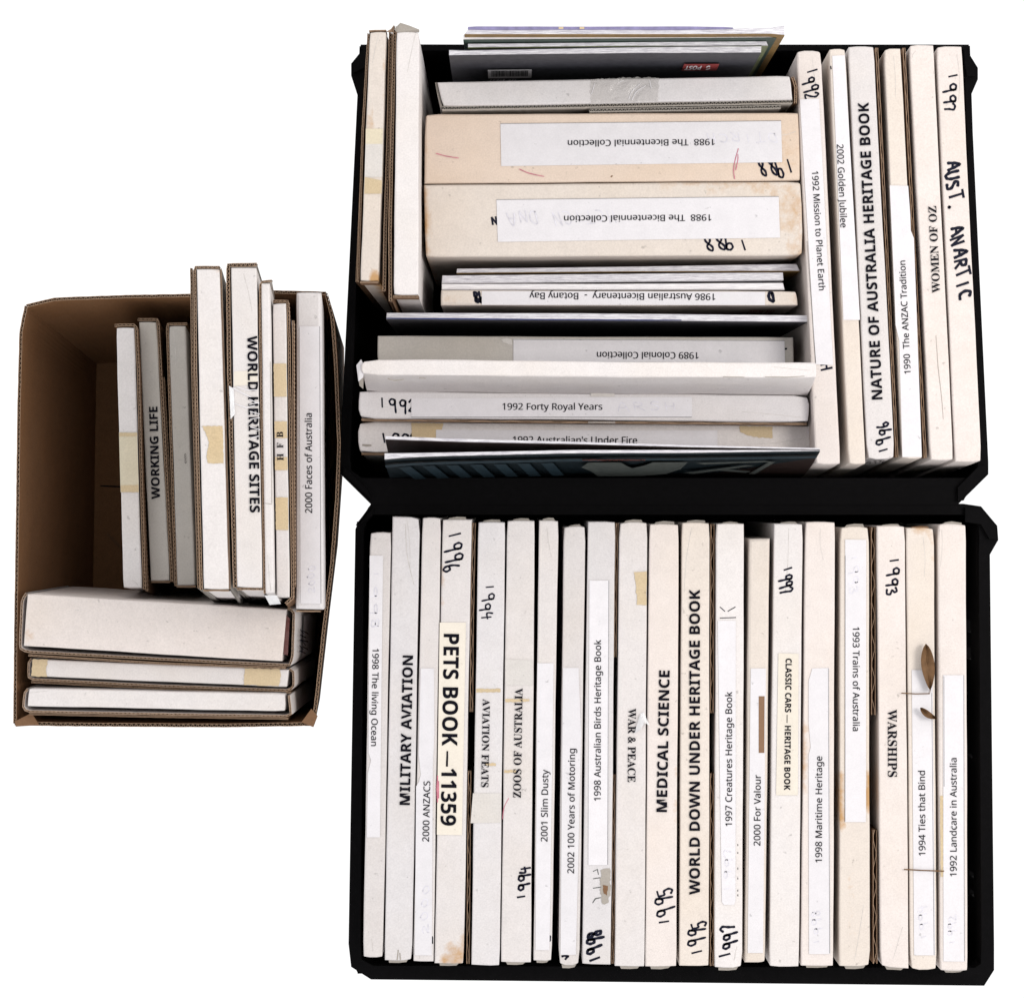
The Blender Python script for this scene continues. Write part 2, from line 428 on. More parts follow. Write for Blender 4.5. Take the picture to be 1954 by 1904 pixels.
def board_edge(path, w, z, depth, parent, name='corrugated_edge', lean=(0, 0), skin='kraft', period=8, th=1.0, rag=.5, liner='liner', to=None, flute_depth=.012):
    """one sheet of corrugated board seen on its cut edge: two liners and the wavy sheet between them"""
    pts = resample(path, 9); n = len(pts); r = random.Random(int(path[0][0] * 3 + path[-1][1]))
    pts = [(x + r.uniform(-rag, rag) * .5, y + r.uniform(-rag, rag) * .5) for x, y in pts]
    Lw = Vector((lean[0] * S, -lean[1] * S, 0)); V, F, FM = [], [], []
    zb = max(z - depth, .006)
    def bottom(i, q):
        if to: t = along(to, i / (n - 1)); return Vector((t[0], t[1], zb))
        return Vector((q.x + Lw.x, q.y + Lw.y, zb))
    for side in (-1, 1):
        a = offset_line(pts, side * (w / 2)); c = offset_line(pts, side * (w / 2 - th)); b0 = len(V)
        for i in range(n):
            dz = r.uniform(-rag, 0) * .0008
            qa, qc = at(*a[i], z + dz), at(*c[i], z + dz)
            d0 = bottom(i, at(*pts[i], z)) - at(*pts[i], z)
            V += [tuple(qa), tuple(qc), tuple(qa + d0), tuple(qc + d0)]
        for i in range(n - 1):
            k = b0 + i * 4; F += [(k, k + 1, k + 5, k + 4), (k, k + 4, k + 6, k + 2), (k + 1, k + 3, k + 7, k + 5)]; FM += [0, 1, 1]
    if w > 3.2:
        ns = max(4, int(sum(math.hypot(b[0] - a[0], b[1] - a[1]) for a, b in zip(pts, pts[1:])) / (period / 6)))
        fl = [along(pts, i / ns) for i in range(ns + 1)]
        amp = w / 2 - th
        off = []
        for i, p in enumerate(fl):
            a = fl[max(0, i - 1)]; c = fl[min(ns, i + 1)]; dx, dy = c[0] - a[0], c[1] - a[1]; l = math.hypot(dx, dy) or 1
            s_ = math.sin(i * math.pi / 3) * amp
            off.append((p[0] - dy / l * s_, p[1] + dx / l * s_))
        o2 = offset_line(off, .8); b0 = len(V)
        for i in range(ns + 1):
            q, p = at(*off[i], z - .0006), at(*o2[i], z - .0006); V += [tuple(q), tuple(p), (q.x, q.y, q.z - flute_depth), (p.x, p.y, p.z - flute_depth)]
        for i in range(ns):
            k = b0 + i * 4; F += [(k, k + 1, k + 5, k + 4), (k, k + 4, k + 6, k + 2), (k + 1, k + 3, k + 7, k + 5)]; FM += [0, 0, 0]
    return mesh_obj(name, V, F, [M[liner], M[skin]], parent, fm=FM)

def flap(poly, z, dz, mat, parent, name='end_flap'):
    """a small crumpled board flap: poly in plan units, rising DZ towards its far edge"""
    n = len(poly); zs = [z + (dz if i >= n // 2 else 0) + random.uniform(-.0006, .0006) for i in range(n)]
    top = [tuple(at(x, y, zz)) for (x, y), zz in zip(poly, zs)]; bot = [(p[0], p[1], p[2] - .0012) for p in top]
    f = [tuple(range(n)), tuple(range(n, 2 * n))[::-1]] + [(i, n + i, n + (i + 1) % n, (i + 1) % n) for i in range(n)]
    return mesh_obj(name, top + bot, f, M[mat], parent)

# ------------------------------------------------------------------ the containers
def ring(name, outer, inner, z, h, mat, parent, lip=0):
    n = len(outer); V = []
    for zz, k in ((z, 0), (z - h, lip)):
        for p in outer: q = at(*p, z); V.append((q.x, q.y, zz))
        for p in inner: q = at(*p, z); V.append((q.x, q.y, zz))
    F = []
    for i in range(n):
        j = (i + 1) % n
        F += [(i, n + i, n + j, j), (2 * n + i, 2 * n + j, 3 * n + j, 3 * n + i), (i, j, 2 * n + j, 2 * n + i), (n + j, n + i, 3 * n + i, 3 * n + j)]
    return mesh_obj(name, V, F, mat, parent)

def bx(V, F, a, b):
    x0, y0, z0 = a; x1, y1, z1 = b; k = len(V)
    V += [(x0, y0, z0), (x1, y0, z0), (x1, y1, z0), (x0, y1, z0), (x0, y0, z1), (x1, y0, z1), (x1, y1, z1), (x0, y1, z1)]
    F += [(k, k + 3, k + 2, k + 1), (k + 4, k + 5, k + 6, k + 7), (k, k + 1, k + 5, k + 4), (k + 1, k + 2, k + 6, k + 5), (k + 2, k + 3, k + 7, k + 6), (k + 3, k, k + 4, k + 7)]

def slab(name, A, B, th, z0, z1, parent, slots=(), ribs=0, side=1):
    """crate wall from A to B (world xy, inner face), thickness outward; SLOTS: fractions along left open near the top"""
    A, B = Vector(A), Vector(B); d = (B - A); L = d.length; d.normalize(); A = A - d * .0025; B = B + d * .0025; L += .005; nrm = Vector((d.y, -d.x)) * side
    V, F = [], []
    def blk(t0, t1, za, zb, off=0, tk=None):
        tk = tk or th; p = [A + d * (t0 * L) + nrm * off, A + d * (t1 * L) + nrm * off, A + d * (t1 * L) + nrm * (off + tk), A + d * (t0 * L) + nrm * (off + tk)]
        k = len(V)
        for zz in (za, zb):
            for q in p: V.append((q.x, q.y, zz))
        F.extend([(k, k + 3, k + 2, k + 1), (k + 4, k + 5, k + 6, k + 7), (k, k + 1, k + 5, k + 4), (k + 1, k + 2, k + 6, k + 5), (k + 2, k + 3, k + 7, k + 6), (k + 3, k, k + 4, k + 7)])
    if slots:
        s0, s1 = z1 - .055, z1 - .035
        blk(0, 1, s1, z1); blk(0, 1, z0, s0)
        t = 0
        for a, b in slots: blk(t, a, s0, s1); t = b
        blk(t, 1, s0, s1)
    else: blk(0, 1, z0, z1)
    for i in range(ribs):
        t = (i + .5) / ribs; blk(t - .002, t + .002, z0 + .01, z1 - .02, off=th + .0004, tk=.004)
    return mesh_obj(name, V, F, M['plastic'], parent)

# outer/inner share the corner count: inner points are paired to outer ones
uo = [(700, 85), (1840, 88), (1866, 130), (1866, 152), (1853, 182), (1886, 882), (1886, 905), (1828, 962.3), (708, 962.3), (650, 905), (648, 880), (682, 182), (670, 145), (670, 122)]
ui = [(706, 97), (1832, 97), (1840, 120), (1842, 152), (1843, 182), (1866, 880), (1866, 895), (1860, 912), (690, 912), (670, 898), (668, 880), (692, 182), (700, 145), (702, 122)]
def build_crate(label, outer, inner, corners, slots=(), slot_wall=1, lug=(), ZR=.25):
    n = len(corners)
    cs = [at(*p, ZR) for p in corners]; c = sum(cs, Vector()) / n
    t = thing('storage_crate', label, 'crate', (c.x, c.y, 0), 'black plastic storage crates')
    ring('rim', outer, inner, ZR, .022, M['plastic'], t)
    for k in range(n):
        a, b = cs[k], cs[(k + 1) % n]
        slab('wall', (a.x, a.y), (b.x, b.y), .0035, .005, ZR - .004 - .0004 * k, t, slots=slots if k == slot_wall else (), side=-1)
    V = [(p.x, p.y, .0085) for p in cs] + [(p.x, p.y, .004) for p in cs]
    mesh_obj('base', V, [tuple(range(n))[::-1], tuple(range(n, 2 * n))] + [(i, (i + 1) % n, n + (i + 1) % n, n + i) for i in range(n)], M['plastic'], t)
    for poly in lug:
        n = len(poly); V = [tuple(at(*p, ZR + .004)) for p in poly]; V += [(v[0], v[1], ZR + .0005) for v in V]
        mesh_obj('corner_block', V, [tuple(range(n)), tuple(range(n, 2 * n))[::-1]] + [(i, n + i, n + (i + 1) % n, (i + 1) % n) for i in range(n)], M['plastic'], t)
    # a step along the near ledge
    return t
build_crate('black plastic crate at the top, holding boxes, magazines and six upright albums at its right', uo, ui,
            [(694, 93), (1844, 93), (1870, 890), (1836, 945), (706, 945), (664, 895)],
            lug=[[(690, 100), (699, 92), (699, 128), (674, 140), (674, 124)], [(1840, 94), (1860, 130), (1860, 146), (1846, 146), (1841, 120)],
                 [(1868, 890), (1882, 888), (1882, 903), (1828, 957), (1828, 930)], [(655, 890), (668, 902), (700, 935), (708, 953), (655, 904)]])
lo_ = [(708, 961), (1838, 961), (1872, 966), (1903, 1003), (1905, 1030), (1889, 1058), (1897, 1800), (1897, 1850), (1878, 1880), (708, 1868), (670, 1844), (665, 1800), (678, 1010), (682, 1000)]
li_ = [(712, 982), (1834, 982), (1862, 984), (1868, 1006), (1869, 1030), (1868, 1058), (1873, 1800), (1872, 1838), (1860, 1846), (712, 1842), (690, 1830), (688, 1800), (694, 1010), (698, 998)]
build_crate('black plastic crate at the bottom, packed with a single row of twenty upright albums', lo_, li_,
            [(708, 977), (1866, 977), (1877, 1850), (688, 1850), (683, 1840), (689, 1002)],
            slots=[(.245, .272), (.305, .332), (.54, .548), (.80, .812), (.84, .853)],
            lug=[[(1842, 968), (1870, 970), (1899, 1004), (1901, 1028), (1888, 1028), (1872, 1000), (1842, 996)],
                 [(712, 968), (712, 980), (694, 994), (684, 1002)]], ZR=.2485)

# carton ------------------------------------------------------------
ZC = .262
cw = at(340, 970, 0); cart = thing('cardboard_carton', 'open brown corrugated cardboard carton at the left, half empty on its left side', 'cardboard box', (cw.x, cw.y, 0))
def base_xy(x, y): q = at(x, y, .006); return (q.x, q.y)
Lw = [(50, 584), (40, 632), (36, 780), (34, 935), (30, 1200), (28, 1380)]
Tw = [(50, 584), (104, 571), (240, 566), (357, 564), (520, 557), (622, 560)]
Rw = [(622, 560), (634, 605), (641, 700), (647, 850), (643, 950), (633, 1080), (618, 1200), (603, 1340), (598, 1380)]
Bw = [(28, 1380), (138, 1382), (420, 1384), (598, 1381)]
bTL, bTR, bBR, bBL = base_xy(182, 692), base_xy(654, 664), base_xy(608, 1332), base_xy(172, 1332)
board_edge(Lw, 6, ZC, .256, cart, 'side_panel', skin='kraftin', to=[bTL, bBL], period=9)
board_edge(Tw, 6, ZC, .256, cart, 'side_panel', skin='kraftin', to=[bTL, bTR], period=9)
board_edge(Rw, 6, ZC, .256, cart, 'side_panel', skin='kraftin', to=[bTR, base_xy(655, 850), base_xy(642, 1040), base_xy(625, 1180), bBR], period=9)
board_edge(Bw, 7, ZC, .256, cart, 'side_panel', skin='kraftin', to=[bBL, bBR], period=9)
floor_ = [bTL, bTR, base_xy(655, 850), base_xy(642, 1040), base_xy(625, 1180), bBR, bBL]; nf = len(floor_)
mesh_obj('bottom_panel', [(*p, .0065) for p in floor_] + [(*p, .002) for p in floor_],
         [tuple(range(nf))[::-1], tuple(range(nf, 2 * nf))] + [(i, (i + 1) % nf, nf + (i + 1) % nf, nf + i) for i in range(nf)], M['kraftin'], cart)
strokes([[(192, 927), (214, 928), (238, 929)]], 2.4, .0068, cart, 'printed_mark', 'ink')
strokes([[(205, 1018), (222, 1036), (240, 1056)]], 5, .0068, cart, 'scuff_mark', 'kraft')
# torn corner bits
flap([(28, 1376), (60, 1360), (75, 1383), (30, 1386)], ZC + .001, .001, 'kraft', cart, 'torn_corner')
flap([(575, 1378), (594, 1352), (606, 1366), (598, 1387)], ZC + .001, .001, 'kraft', cart, 'torn_corner')

# ------------------------------------------------------------------ albums and boxes
def V4(tl, tr, br, bl): return ([tl, bl], [tr, br])        # upright row: runs down the picture
def H4(tl, tr, br, bl): return ([tl, tr], [bl, br])        # lying row: runs across the picture

def album(name, label, cat, quad, z, depth, mat, lean=(0, 0), group=None, bev=2.6, rough=.5, stains=(), crush=.5, bodyname='slipcase', bend=0):
    it = Item(quad[0], quad[1], z, depth, lean); it.bend = bend
    b = it.base(); t = thing(name, label, cat, (b.x, b.y, it.zb), group)
    body(it, bodyname, M[mat], t, bev, rough, stains, crush=crush)
    it.t = t
    r = random.Random(int(quad[0][0][0] * 7 + quad[0][0][1])); ln = []
    for end in (0, 1):
        for q in range(r.randint(0, 1) if not ln else 0):
            u0 = abs(end - r.uniform(.004, .02)); u1 = abs(end - r.uniform(.03, .16)); v0 = r.uniform(.15, .85); v1 = min(.9, max(.1, v0 + r.uniform(-.4, .4)))
            ln.append(smooth_line([it.P(u0, v0), it.P((u0 + u1) / 2, (v0 + v1) / 2 + r.uniform(-.06, .06)), it.P(u1, v1)]))
    if ln: strokes(ln, .8, z, t, 'crease', 'crease', .00008)
    return it

def paper(it, poly, mat='label', lines=(), name='label', ragged=0, lift=.0004):
    o = patch(poly, it.z, M[mat], name, it.t, lift=lift, ragged=ragged)
    for a, b in lines: strokes([[a, b]], .8, it.z, o, 'ruled_line', 'ink', lift=lift + .0002)
    it.lab = o; return o

def faint_hand(it, s, P0, P1, h):
    o = hand(s, P0, P1, h, it.z, it.lab, 2.2, mat='faint', name='show_through_writing', lift=.00057)

G1 = 'albums packed upright in the lower crate'
ZB = .285
def B(label, quad, mat, **kw):
    return album('album', label, 'album', V4(*quad), kw.pop('z', ZB), .25, mat, group=G1, **kw)

def end_flaps(it, top=True, bottom=True, mat='greyflap'):
    (x0, y0), (x1, y1) = it.P(0, .15), it.P(0, .85); (a0, b0), (a1, b1) = it.P(1, .15), it.P(1, .85)
    r = random.Random(int(x0))
    if top:
        h = r.uniform(2.5, 5); flap([(x0, y0 + 2), (x1, y1 + 2), (x1 - r.uniform(0, 6), y1 - h), (lerp(x0, x1, .5), y0 - h - .5), (x0 + r.uniform(2, 8), y0 - h * .6)], it.z - .0022, -.0015, mat, it.t)
    if bottom:
        h = r.uniform(2.5, 6); flap([(a1, b1 - 2), (a0, b0 - 2), (a0 + r.uniform(0, 5), b0 + h), (lerp(a0, a1, .5), b0 + h * 1.1), (a1 - r.uniform(2, 8), b1 + h * .7)], it.z - .0022, -.0015, mat, it.t)

T = text_on
i = B('narrow album with torn label 1998 The living Ocean, leftmost in the lower crate', ((706.4, 1016), (746.3, 1015), (730.5, 1826), (693, 1826)), 'grey')
o = paper(i, [(705.5, 1060), (731, 1060), (728, 1300), (725, 1597), (700, 1597), (702, 1475), (708, 1450), (703, 1436), (704, 1300)]); T('1998 The living Ocean', 'sans', (711, 1237), (708, 1423), 12, i.z, o)
faint_hand(i, '1998', (710, 1085), (708, 1210), 14)
i = B('tall white album printed MILITARY AVIATION in bold capitals', ((749.3, 985.6), (801, 986.9), (786.4, 1832), (733.6, 1832)), 'cool', stains=((.97, .5, .02, .3, .25),), crush=1)
strokes([smooth_line([(774, 1000), (777, 1060), (790, 1115)])], 1.4, i.z, i.t, 'crease', 'crease', .0001); strokes([[(760, 1812), (758, 1830)], [(763, 1818), (764, 1830)]], 2.5, i.z, i.t, 'scuff_mark', 'greyflap')
T('MILITARY AVIATION', 'bold', (781.9, 1535.6), (788.2, 1250.5), 19.5, i.z, i.t); end_flaps(i, False)
i = B('slim album with the label 2000 ANZACS, right of the military one', ((806, 987), (841.5, 987.4), (827, 1834), (788.5, 1833.5)), 'grey')
o = paper(i, [(802.7, 1275), (828, 1275), (829, 1400), (826, 1460), (824, 1822), (791.5, 1822), (794, 1500), (799, 1492), (803, 1478), (799, 1440)]); T('2000 ANZACS', 'sans', (818.7, 1605.5), (821.2, 1490), 12.5, i.z, o)
hand('21', (824, 1800), (824, 1762), 9, i.z, i.t, 3); faint_hand(i, '2000', (817, 1780), (818, 1680), 14)
i = B('album with large PETS BOOK - 11359 on a cream strip, tan scuff at its foot', ((844.5, 991), (900, 991), (884.7, 1838.6), (829.6, 1837)), 'grey', stains=((.985, .6, .035, .55, .6), (.945, .93, .05, .25, .5), (.15, 0, .09, .16, .35)))
o = paper(i, [(839, 1187.5), (889, 1187.5), (881.5, 1593), (833.5, 1592)], 'clabel'); T('PETS BOOK – 11359', 'bold', (847.2, 1209), (841, 1574.5), 29, i.z, o)
strokes([[(853.5, 1441), (852.8, 1461)]], 4.5, i.z, o, 'lettering', 'ink', .0008)
hand('1996', (851, 1019), (849, 1098), 30, i.z, i.t, 3); end_flaps(i)
strokes([[(835, 1480), (834, 1505), (835, 1530)], [(837, 1490), (837, 1522)]], 2.5, i.z, i.t, 'crayon_mark', 'pink', .0006)
i = B('album in serif print AVIATION FEATS, marked 1994 above the title', ((912.6, 995.7), (964, 995.7), (953.3, 1842.4), (899.4, 1840)), 'cool')
T('AVIATION FEATS', 'serif', (921.5, 1333), (918.4, 1501.6), 13.5, i.z, i.t); hand('1994', (921, 1115), (918, 1188), 24, i.z, i.t, 2.4)
patch([(902.5, 1513), (956.8, 1513), (956, 1569), (898, 1570)], i.z, M['pale'], 'tape_strip', i.t)
patch([(908, 1314), (955, 1314), (955, 1320), (908, 1321)], i.z, M['aged'], 'tape_remnant', i.t, ragged=1); patch([(925, 1455), (946, 1456), (946, 1461), (930, 1460)], i.z, M['aged'], 'tape_remnant', i.t, ragged=1)
board_edge([(904.5, 998), (901, 1180), (899.5, 1358)], 6, ZB - .004, .05, i.t, period=60); board_edge([(896, 1470), (894.5, 1650), (893, 1838)], 6, ZB - .004, .05, i.t, period=60); end_flaps(i, True, False)
i = B('album in serif print ZOOS OF AUSTRALIA, marked 1994 near its foot', ((967.5, 992.7), (1020.6, 993), (1013, 1836), (955.8, 1835)), 'grey')
T('ZOOS OF AUSTRALIA', 'serif', (993.9, 1522), (997.2, 1313), 14.5, i.z, i.t); hand('1994', (1008, 1714), (1009, 1646), 25, i.z, i.t, 3.2)
patch([(964.5, 1258), (1016, 1259), (1016, 1308), (964.5, 1307)], i.z, M['pale'], 'tape_strip', i.t)
patch([(964, 1333), (1010, 1333), (1010, 1338), (964, 1339)], i.z, M['aged'], 'tape_remnant', i.t, ragged=1); patch([(962, 1469), (985, 1469), (985, 1474), (962, 1474)], i.z, M['aged'], 'tape_remnant', i.t, ragged=1)
strokes([smooth_line([(971, 1522), (962, 1540), (959, 1562)])], 1.2, i.z, i.t, 'crayon_mark', 'pink'); end_flaps(i)
i = B('slim album with the label 2001 Slim Dusty', ((1028.5, 992.7), (1065.5, 992.7), (1053, 1832.8), (1018, 1832)), 'grey')
o = paper(i, [(1025.6, 1265), (1056.4, 1265), (1048.5, 1812), (1021.8, 1812)]); T('2001 Slim Dusty', 'sans', (1044.7, 1605.5), (1046.5, 1468), 12.5, i.z, o)
hand('8', (1049, 1797), (1049, 1776), 9, i.z, i.t, 4); end_flaps(i, True)
i = B('slim album with the label 2002 100 Years of Motoring', ((1076, 1004.6), (1117, 1003), (1105.7, 1841), (1065.8, 1841)), 'grey', crush=1)
o = paper(i, [(1074.5, 1274), (1104, 1274), (1106, 1330), (1109, 1400), (1099, 1821), (1069.4, 1821)]); T('2002 100 Years of Motoring', 'sans', (1095.5, 1666), (1097.5, 1428), 12.5, i.z, o); end_flaps(i)
hand('7', (1072, 1830), (1092, 1830), 7, i.z, i.t, 3)
i = B('album labelled 1998 Australian Birds Heritage Book, torn hole below the label', ((1121.7, 995), (1174, 995), (1165.4, 1840), (1110.8, 1838.6)), 'cool')
o = paper(i, [(1124.8, 1107.5), (1162.8, 1107.5), (1160.3, 1650), (1122.7, 1650)], lines=[((1161.6, 1108), (1159.4, 1649))]); T('1998 Australian Birds Heritage Book', 'sans', (1146.3, 1527.5), (1147, 1220.5), 12.5, i.z, o)
hand('1998', (1151, 1828), (1146, 1768), 30, i.z, i.t, 4)
strokes([[(1132, 1662), (1140, 1658), (1142, 1668)], [(1132, 1676), (1145, 1674)], [(1132, 1694), (1146, 1692)], [(1131, 1722), (1136, 1714), (1146, 1712)]], 2, i.z, i.t, 'rubbed_writing', 'figure')
patch([(1146, 1660), (1163, 1656), (1165, 1700), (1161, 1722), (1150, 1724), (1146, 1700)], i.z, M['greyflap'], 'torn_patch', i.t, ragged=2)
patch([(1150, 1688), (1160, 1690), (1158, 1708), (1152, 1704)], i.z, M['kraft'], 'torn_hole', i.t, lift=.0005, ragged=1)
i = B('album in serif print WAR & PEACE with a tan tape remnant near its head', ((1181.9, 995.8), (1235, 995.8), (1230, 1843.7), (1173, 1842.4)), 'grey', crush=1)
T('WAR & PEACE', 'serif', (1199.2, 1351.3), (1198, 1492), 14.5, i.z, i.t)
patch([(1209.8, 1091), (1234, 1090), (1233.5, 1154.5), (1215, 1154), (1216, 1135), (1213, 1130), (1214, 1122)], i.z, M['aged'], 'tape_remnant', i.t, ragged=.6)
board_edge([(1177.5, 998), (1175, 1130), (1174, 1254)], 5, ZB - .004, .05, i.t, period=60); board_edge([(1171.5, 1477), (1169.5, 1838)], 5, ZB - .004, .05, i.t, period=60)
flap([(1210, 1400), (1222, 1362), (1228, 1358), (1240, 1385), (1230, 1378), (1222, 1392)], i.z + .0015, .004, 'gloss', i.t, 'crumpled_tape'); end_flaps(i, True, True)
i = B('cream-white album printed MEDICAL SCIENCE, marked 1995 below the title', ((1239, 998.8), (1295.4, 1000), (1290.3, 1843), (1231.4, 1843.7)), 'warm', stains=((.6, .97, .2, .12, .28), (1, .9, .03, .3, .3)))
T('MEDICAL SCIENCE', 'bold', (1272.6, 1549), (1277.9, 1279), 20, i.z, i.t); hand('1995', (1282, 1762), (1282, 1686), 31, i.z, i.t, 3); end_flaps(i)
i = B('album printed WORLD DOWN UNDER HERITAGE BOOK, marked 1995 at its foot', ((1301, 996), (1354, 997), (1352.8, 1842.4), (1296.2, 1842)), 'cream')
T('WORLD DOWN UNDER HERITAGE BOOK', 'bold', (1335.5, 1706.5), (1335.5, 1124.8), 20, i.z, i.t); hand('1995', (1344, 1817), (1344, 1750), 33, i.z, i.t, 3); end_flaps(i, True, False)
i = B('album labelled 1997 Creatures Heritage Book, marked 1997 at its foot', ((1366.8, 998), (1419.9, 998.8), (1416.3, 1846), (1363, 1845.5)), 'white', crush=1)
o = paper(i, [(1369.8, 1184), (1404, 1184), (1403.5, 1718), (1401, 1725.6), (1381, 1725.6), (1377.5, 1720), (1374, 1500)]); T('1997 Creatures Heritage Book', 'sans', (1397, 1575.8), (1397, 1319.5), 12.5, i.z, o)
hand('1997', (1404, 1822), (1404, 1757), 30, i.z, i.t, 3.4); strokes([[(1374, 1179), (1404, 1178)], [(1374, 1158), (1383, 1166)], [(1389, 1166), (1403, 1158)]], 2, i.z, i.t, 'rubbed_writing', 'pen'); end_flaps(i)
faint_hand(i, '1997', (1396, 1700), (1396, 1610), 16)
strokes([[(1408, y), (1408, y + 3)] for y in (1610, 1625, 1655, 1674, 1697, 1706)], 1.6, i.z, i.t, 'pen_dots', 'pen')
board_edge([(1359.5, 1000), (1359, 1180), (1358.5, 1360)], 7, ZB - .004, .05, i.t, period=60); board_edge([(1358.5, 1475), (1358.5, 1842)], 7, ZB - .004, .05, i.t, period=60)
i = B('shorter slim album labelled 2000 For Valour with a brown strip', ((1429.5, 1028), (1469, 1027), (1460.5, 1836), (1421.4, 1836)), 'cream', bev=5)
o = paper(i, [(1432.5, 1275), (1461.5, 1275), (1456, 1817.5), (1426.7, 1817.5)]); T('2000 For Valour', 'sans', (1451, 1613.3), (1451.9, 1478), 12.5, i.z, o)
patch([(1447.8, 1328), (1459, 1328), (1458.5, 1436), (1447.8, 1436)], i.z, M['brown'], 'brown_tape', i.t, lift=.0006)
i = B('white album with cream strip CLASSIC CARS - HERITAGE BOOK', ((1477, 999), (1531.5, 999), (1524.7, 1843.7), (1468, 1843.7)), 'white')
o = paper(i, [(1485.3, 1246), (1524, 1247), (1522.4, 1516.8), (1480.8, 1516.8)], 'clabel'); T('CLASSIC CARS — HERITAGE BOOK', 'bold', (1499.4, 1256), (1496.3, 1507), 11.5, i.z, o)
hand('1997', (1489, 1085), (1491, 1140), 25, i.z, i.t, 3); end_flaps(i, True, False)
i = B('album labelled 1998 Maritime Heritage, yellow glue stain on its left edge', ((1537, 995), (1593.3, 995.8), (1590, 1842.4), (1528.5, 1842)), 'warm', stains=((.53, 0, .09, .24, .55), (.47, .05, .03, .3, .3)))
o = paper(i, [(1550, 1275), (1581.8, 1274), (1584.4, 1819.6), (1543.8, 1819.6), (1543, 1440), (1547, 1425), (1543, 1380), (1543, 1300)], lines=[((1580.6, 1275), (1583.2, 1818))]); T('1998 Maritime Heritage', 'sans', (1568.6, 1645), (1569, 1442.4), 12.5, i.z, o); end_flaps(i, False)
faint_hand(i, '1998', (1567, 1800), (1566, 1730), 17)
i = B('album with label 1993 Trains of Australia, rust speckles at its foot', ((1603.4, 1004.6), (1658, 1004.6), (1660, 1843), (1601.7, 1843)), 'cream', stains=((.87, .4, .13, .35, .34), (.6, .97, .06, .07, .8), (.62, .03, .09, .05, .7)), crush=1)
o = paper(i, [(1612.8, 1029.3), (1653, 1030), (1652.4, 1568), (1612.3, 1568)], lines=[((1612.9, 1060), (1612.5, 1567))]); T('1993 Trains of Australia', 'sans', (1627.5, 1196), (1627.5, 1394.5), 12.5, i.z, o); end_flaps(i)
faint_hand(i, '1993', (1622, 1060), (1622, 1140), 18)
i = B('album in serif print WARSHIPS, marked 1993 near its head', ((1673.5, 1003.4), (1726.6, 1003), (1734.2, 1847.5), (1680.4, 1843.7)), 'warm', crush=1)
T('WARSHIPS', 'serif', (1694.3, 1353.3), (1694.8, 1482.3), 17, i.z, i.t); hand('1993', (1690, 1065), (1692, 1142), 25, i.z, i.t, 3)
board_edge([(1666, 1006), (1666.5, 1180), (1667, 1364)], 8, ZB - .004, .05, i.t, period=60); board_edge([(1669.5, 1583), (1670, 1838)], 8, ZB - .004, .05, i.t, period=60); end_flaps(i)
i = B('aged cream album labelled 1994 Ties that Bind, under the dry leaves', ((1729.5, 1007), (1782, 1007), (1787.6, 1849.3), (1737.5, 1850)), 'cream', stains=((0, .5, .03, .7, .45), (.03, .95, .06, .2, .35)), crush=1); it19 = i
o = paper(i, [(1739.8, 1278), (1779.5, 1278), (1784.5, 1822), (1744.4, 1822)], lines=[((1778, 1322), (1782.5, 1821))]); T('1994 Ties that Bind', 'sans', (1766, 1632), (1765.2, 1470), 12.5, i.z, o); end_flaps(i, True, False, 'kraft')
faint_hand(i, '1994', (1770, 1790), (1768, 1720), 18)
i = B('album labelled 1992 Landcare in Australia, rightmost in the lower crate', ((1789, 998), (1843.4, 1001), (1847, 1852), (1793.4, 1852)), 'warm', bev=4, crush=1)
o = paper(i, [(1799.7, 1287.8), (1840, 1287.8), (1841, 1834), (1800.3, 1833.5)], lines=[((1839, 1288), (1840.2, 1833)), ((1801.3, 1290), (1801.5, 1500))]); T('1992 Landcare in Australia', 'sans', (1825.6, 1671.5), (1825.6, 1445.7), 12.5, i.z, o); end_flaps(i)
faint_hand(i, '1992', (1825, 1800), (1824, 1740), 17)
patch([(1794, 1518), (1799.4, 1518), (1799.8, 1672), (1795, 1672)], i.z, M['aged'], 'tape_remnant', i.t, ragged=.5)

# leaves and twig lying across the last albums
def leaf(name, label, spine, wid, z):
    n = 14; V = []; pts = [along(smooth_line(spine, 6), k / n) for k in range(n + 1)]
    for k, p in enumerate(pts):
        a = pts[max(0, k - 1)]; c = pts[min(n, k + 1)]; dx, dy = c[0] - a[0], c[1] - a[1]; l = math.hypot(dx, dy)
        w = wid * math.sin(math.pi * (k / n) ** .85) ** .8 / 2 + .25
        for s_, dz in ((-1, .0062 + .002 * math.sin(k * .5)), (0, .0032 + .0015 * math.sin(k * .3)), (1, .0075)):
            V.append(tuple(at(p[0] - dy / l * w * s_, p[1] + dx / l * w * s_, z + dz + .0006 * math.sin(k)))) 
    F = []
    for k in range(n): b = k * 3; F += [(b, b + 1, b + 4, b + 3), (b + 1, b + 2, b + 5, b + 4)]
    top = len(V); V += [(x, y, zz - .0003) for x, y, zz in V]; F += [tuple(reversed([q + top for q in f])) for f in F]
    c = at(*along(spine, .5), z); t = thing(name, label, 'leaf', c)
    mesh_obj('blade', V, F, M['leaf'], t)
    rod('midrib', [(p[0], p[1], .0036 + .0015 * math.sin(k * .3)) for k, p in enumerate(pts)], .00022, z, t)
    return t
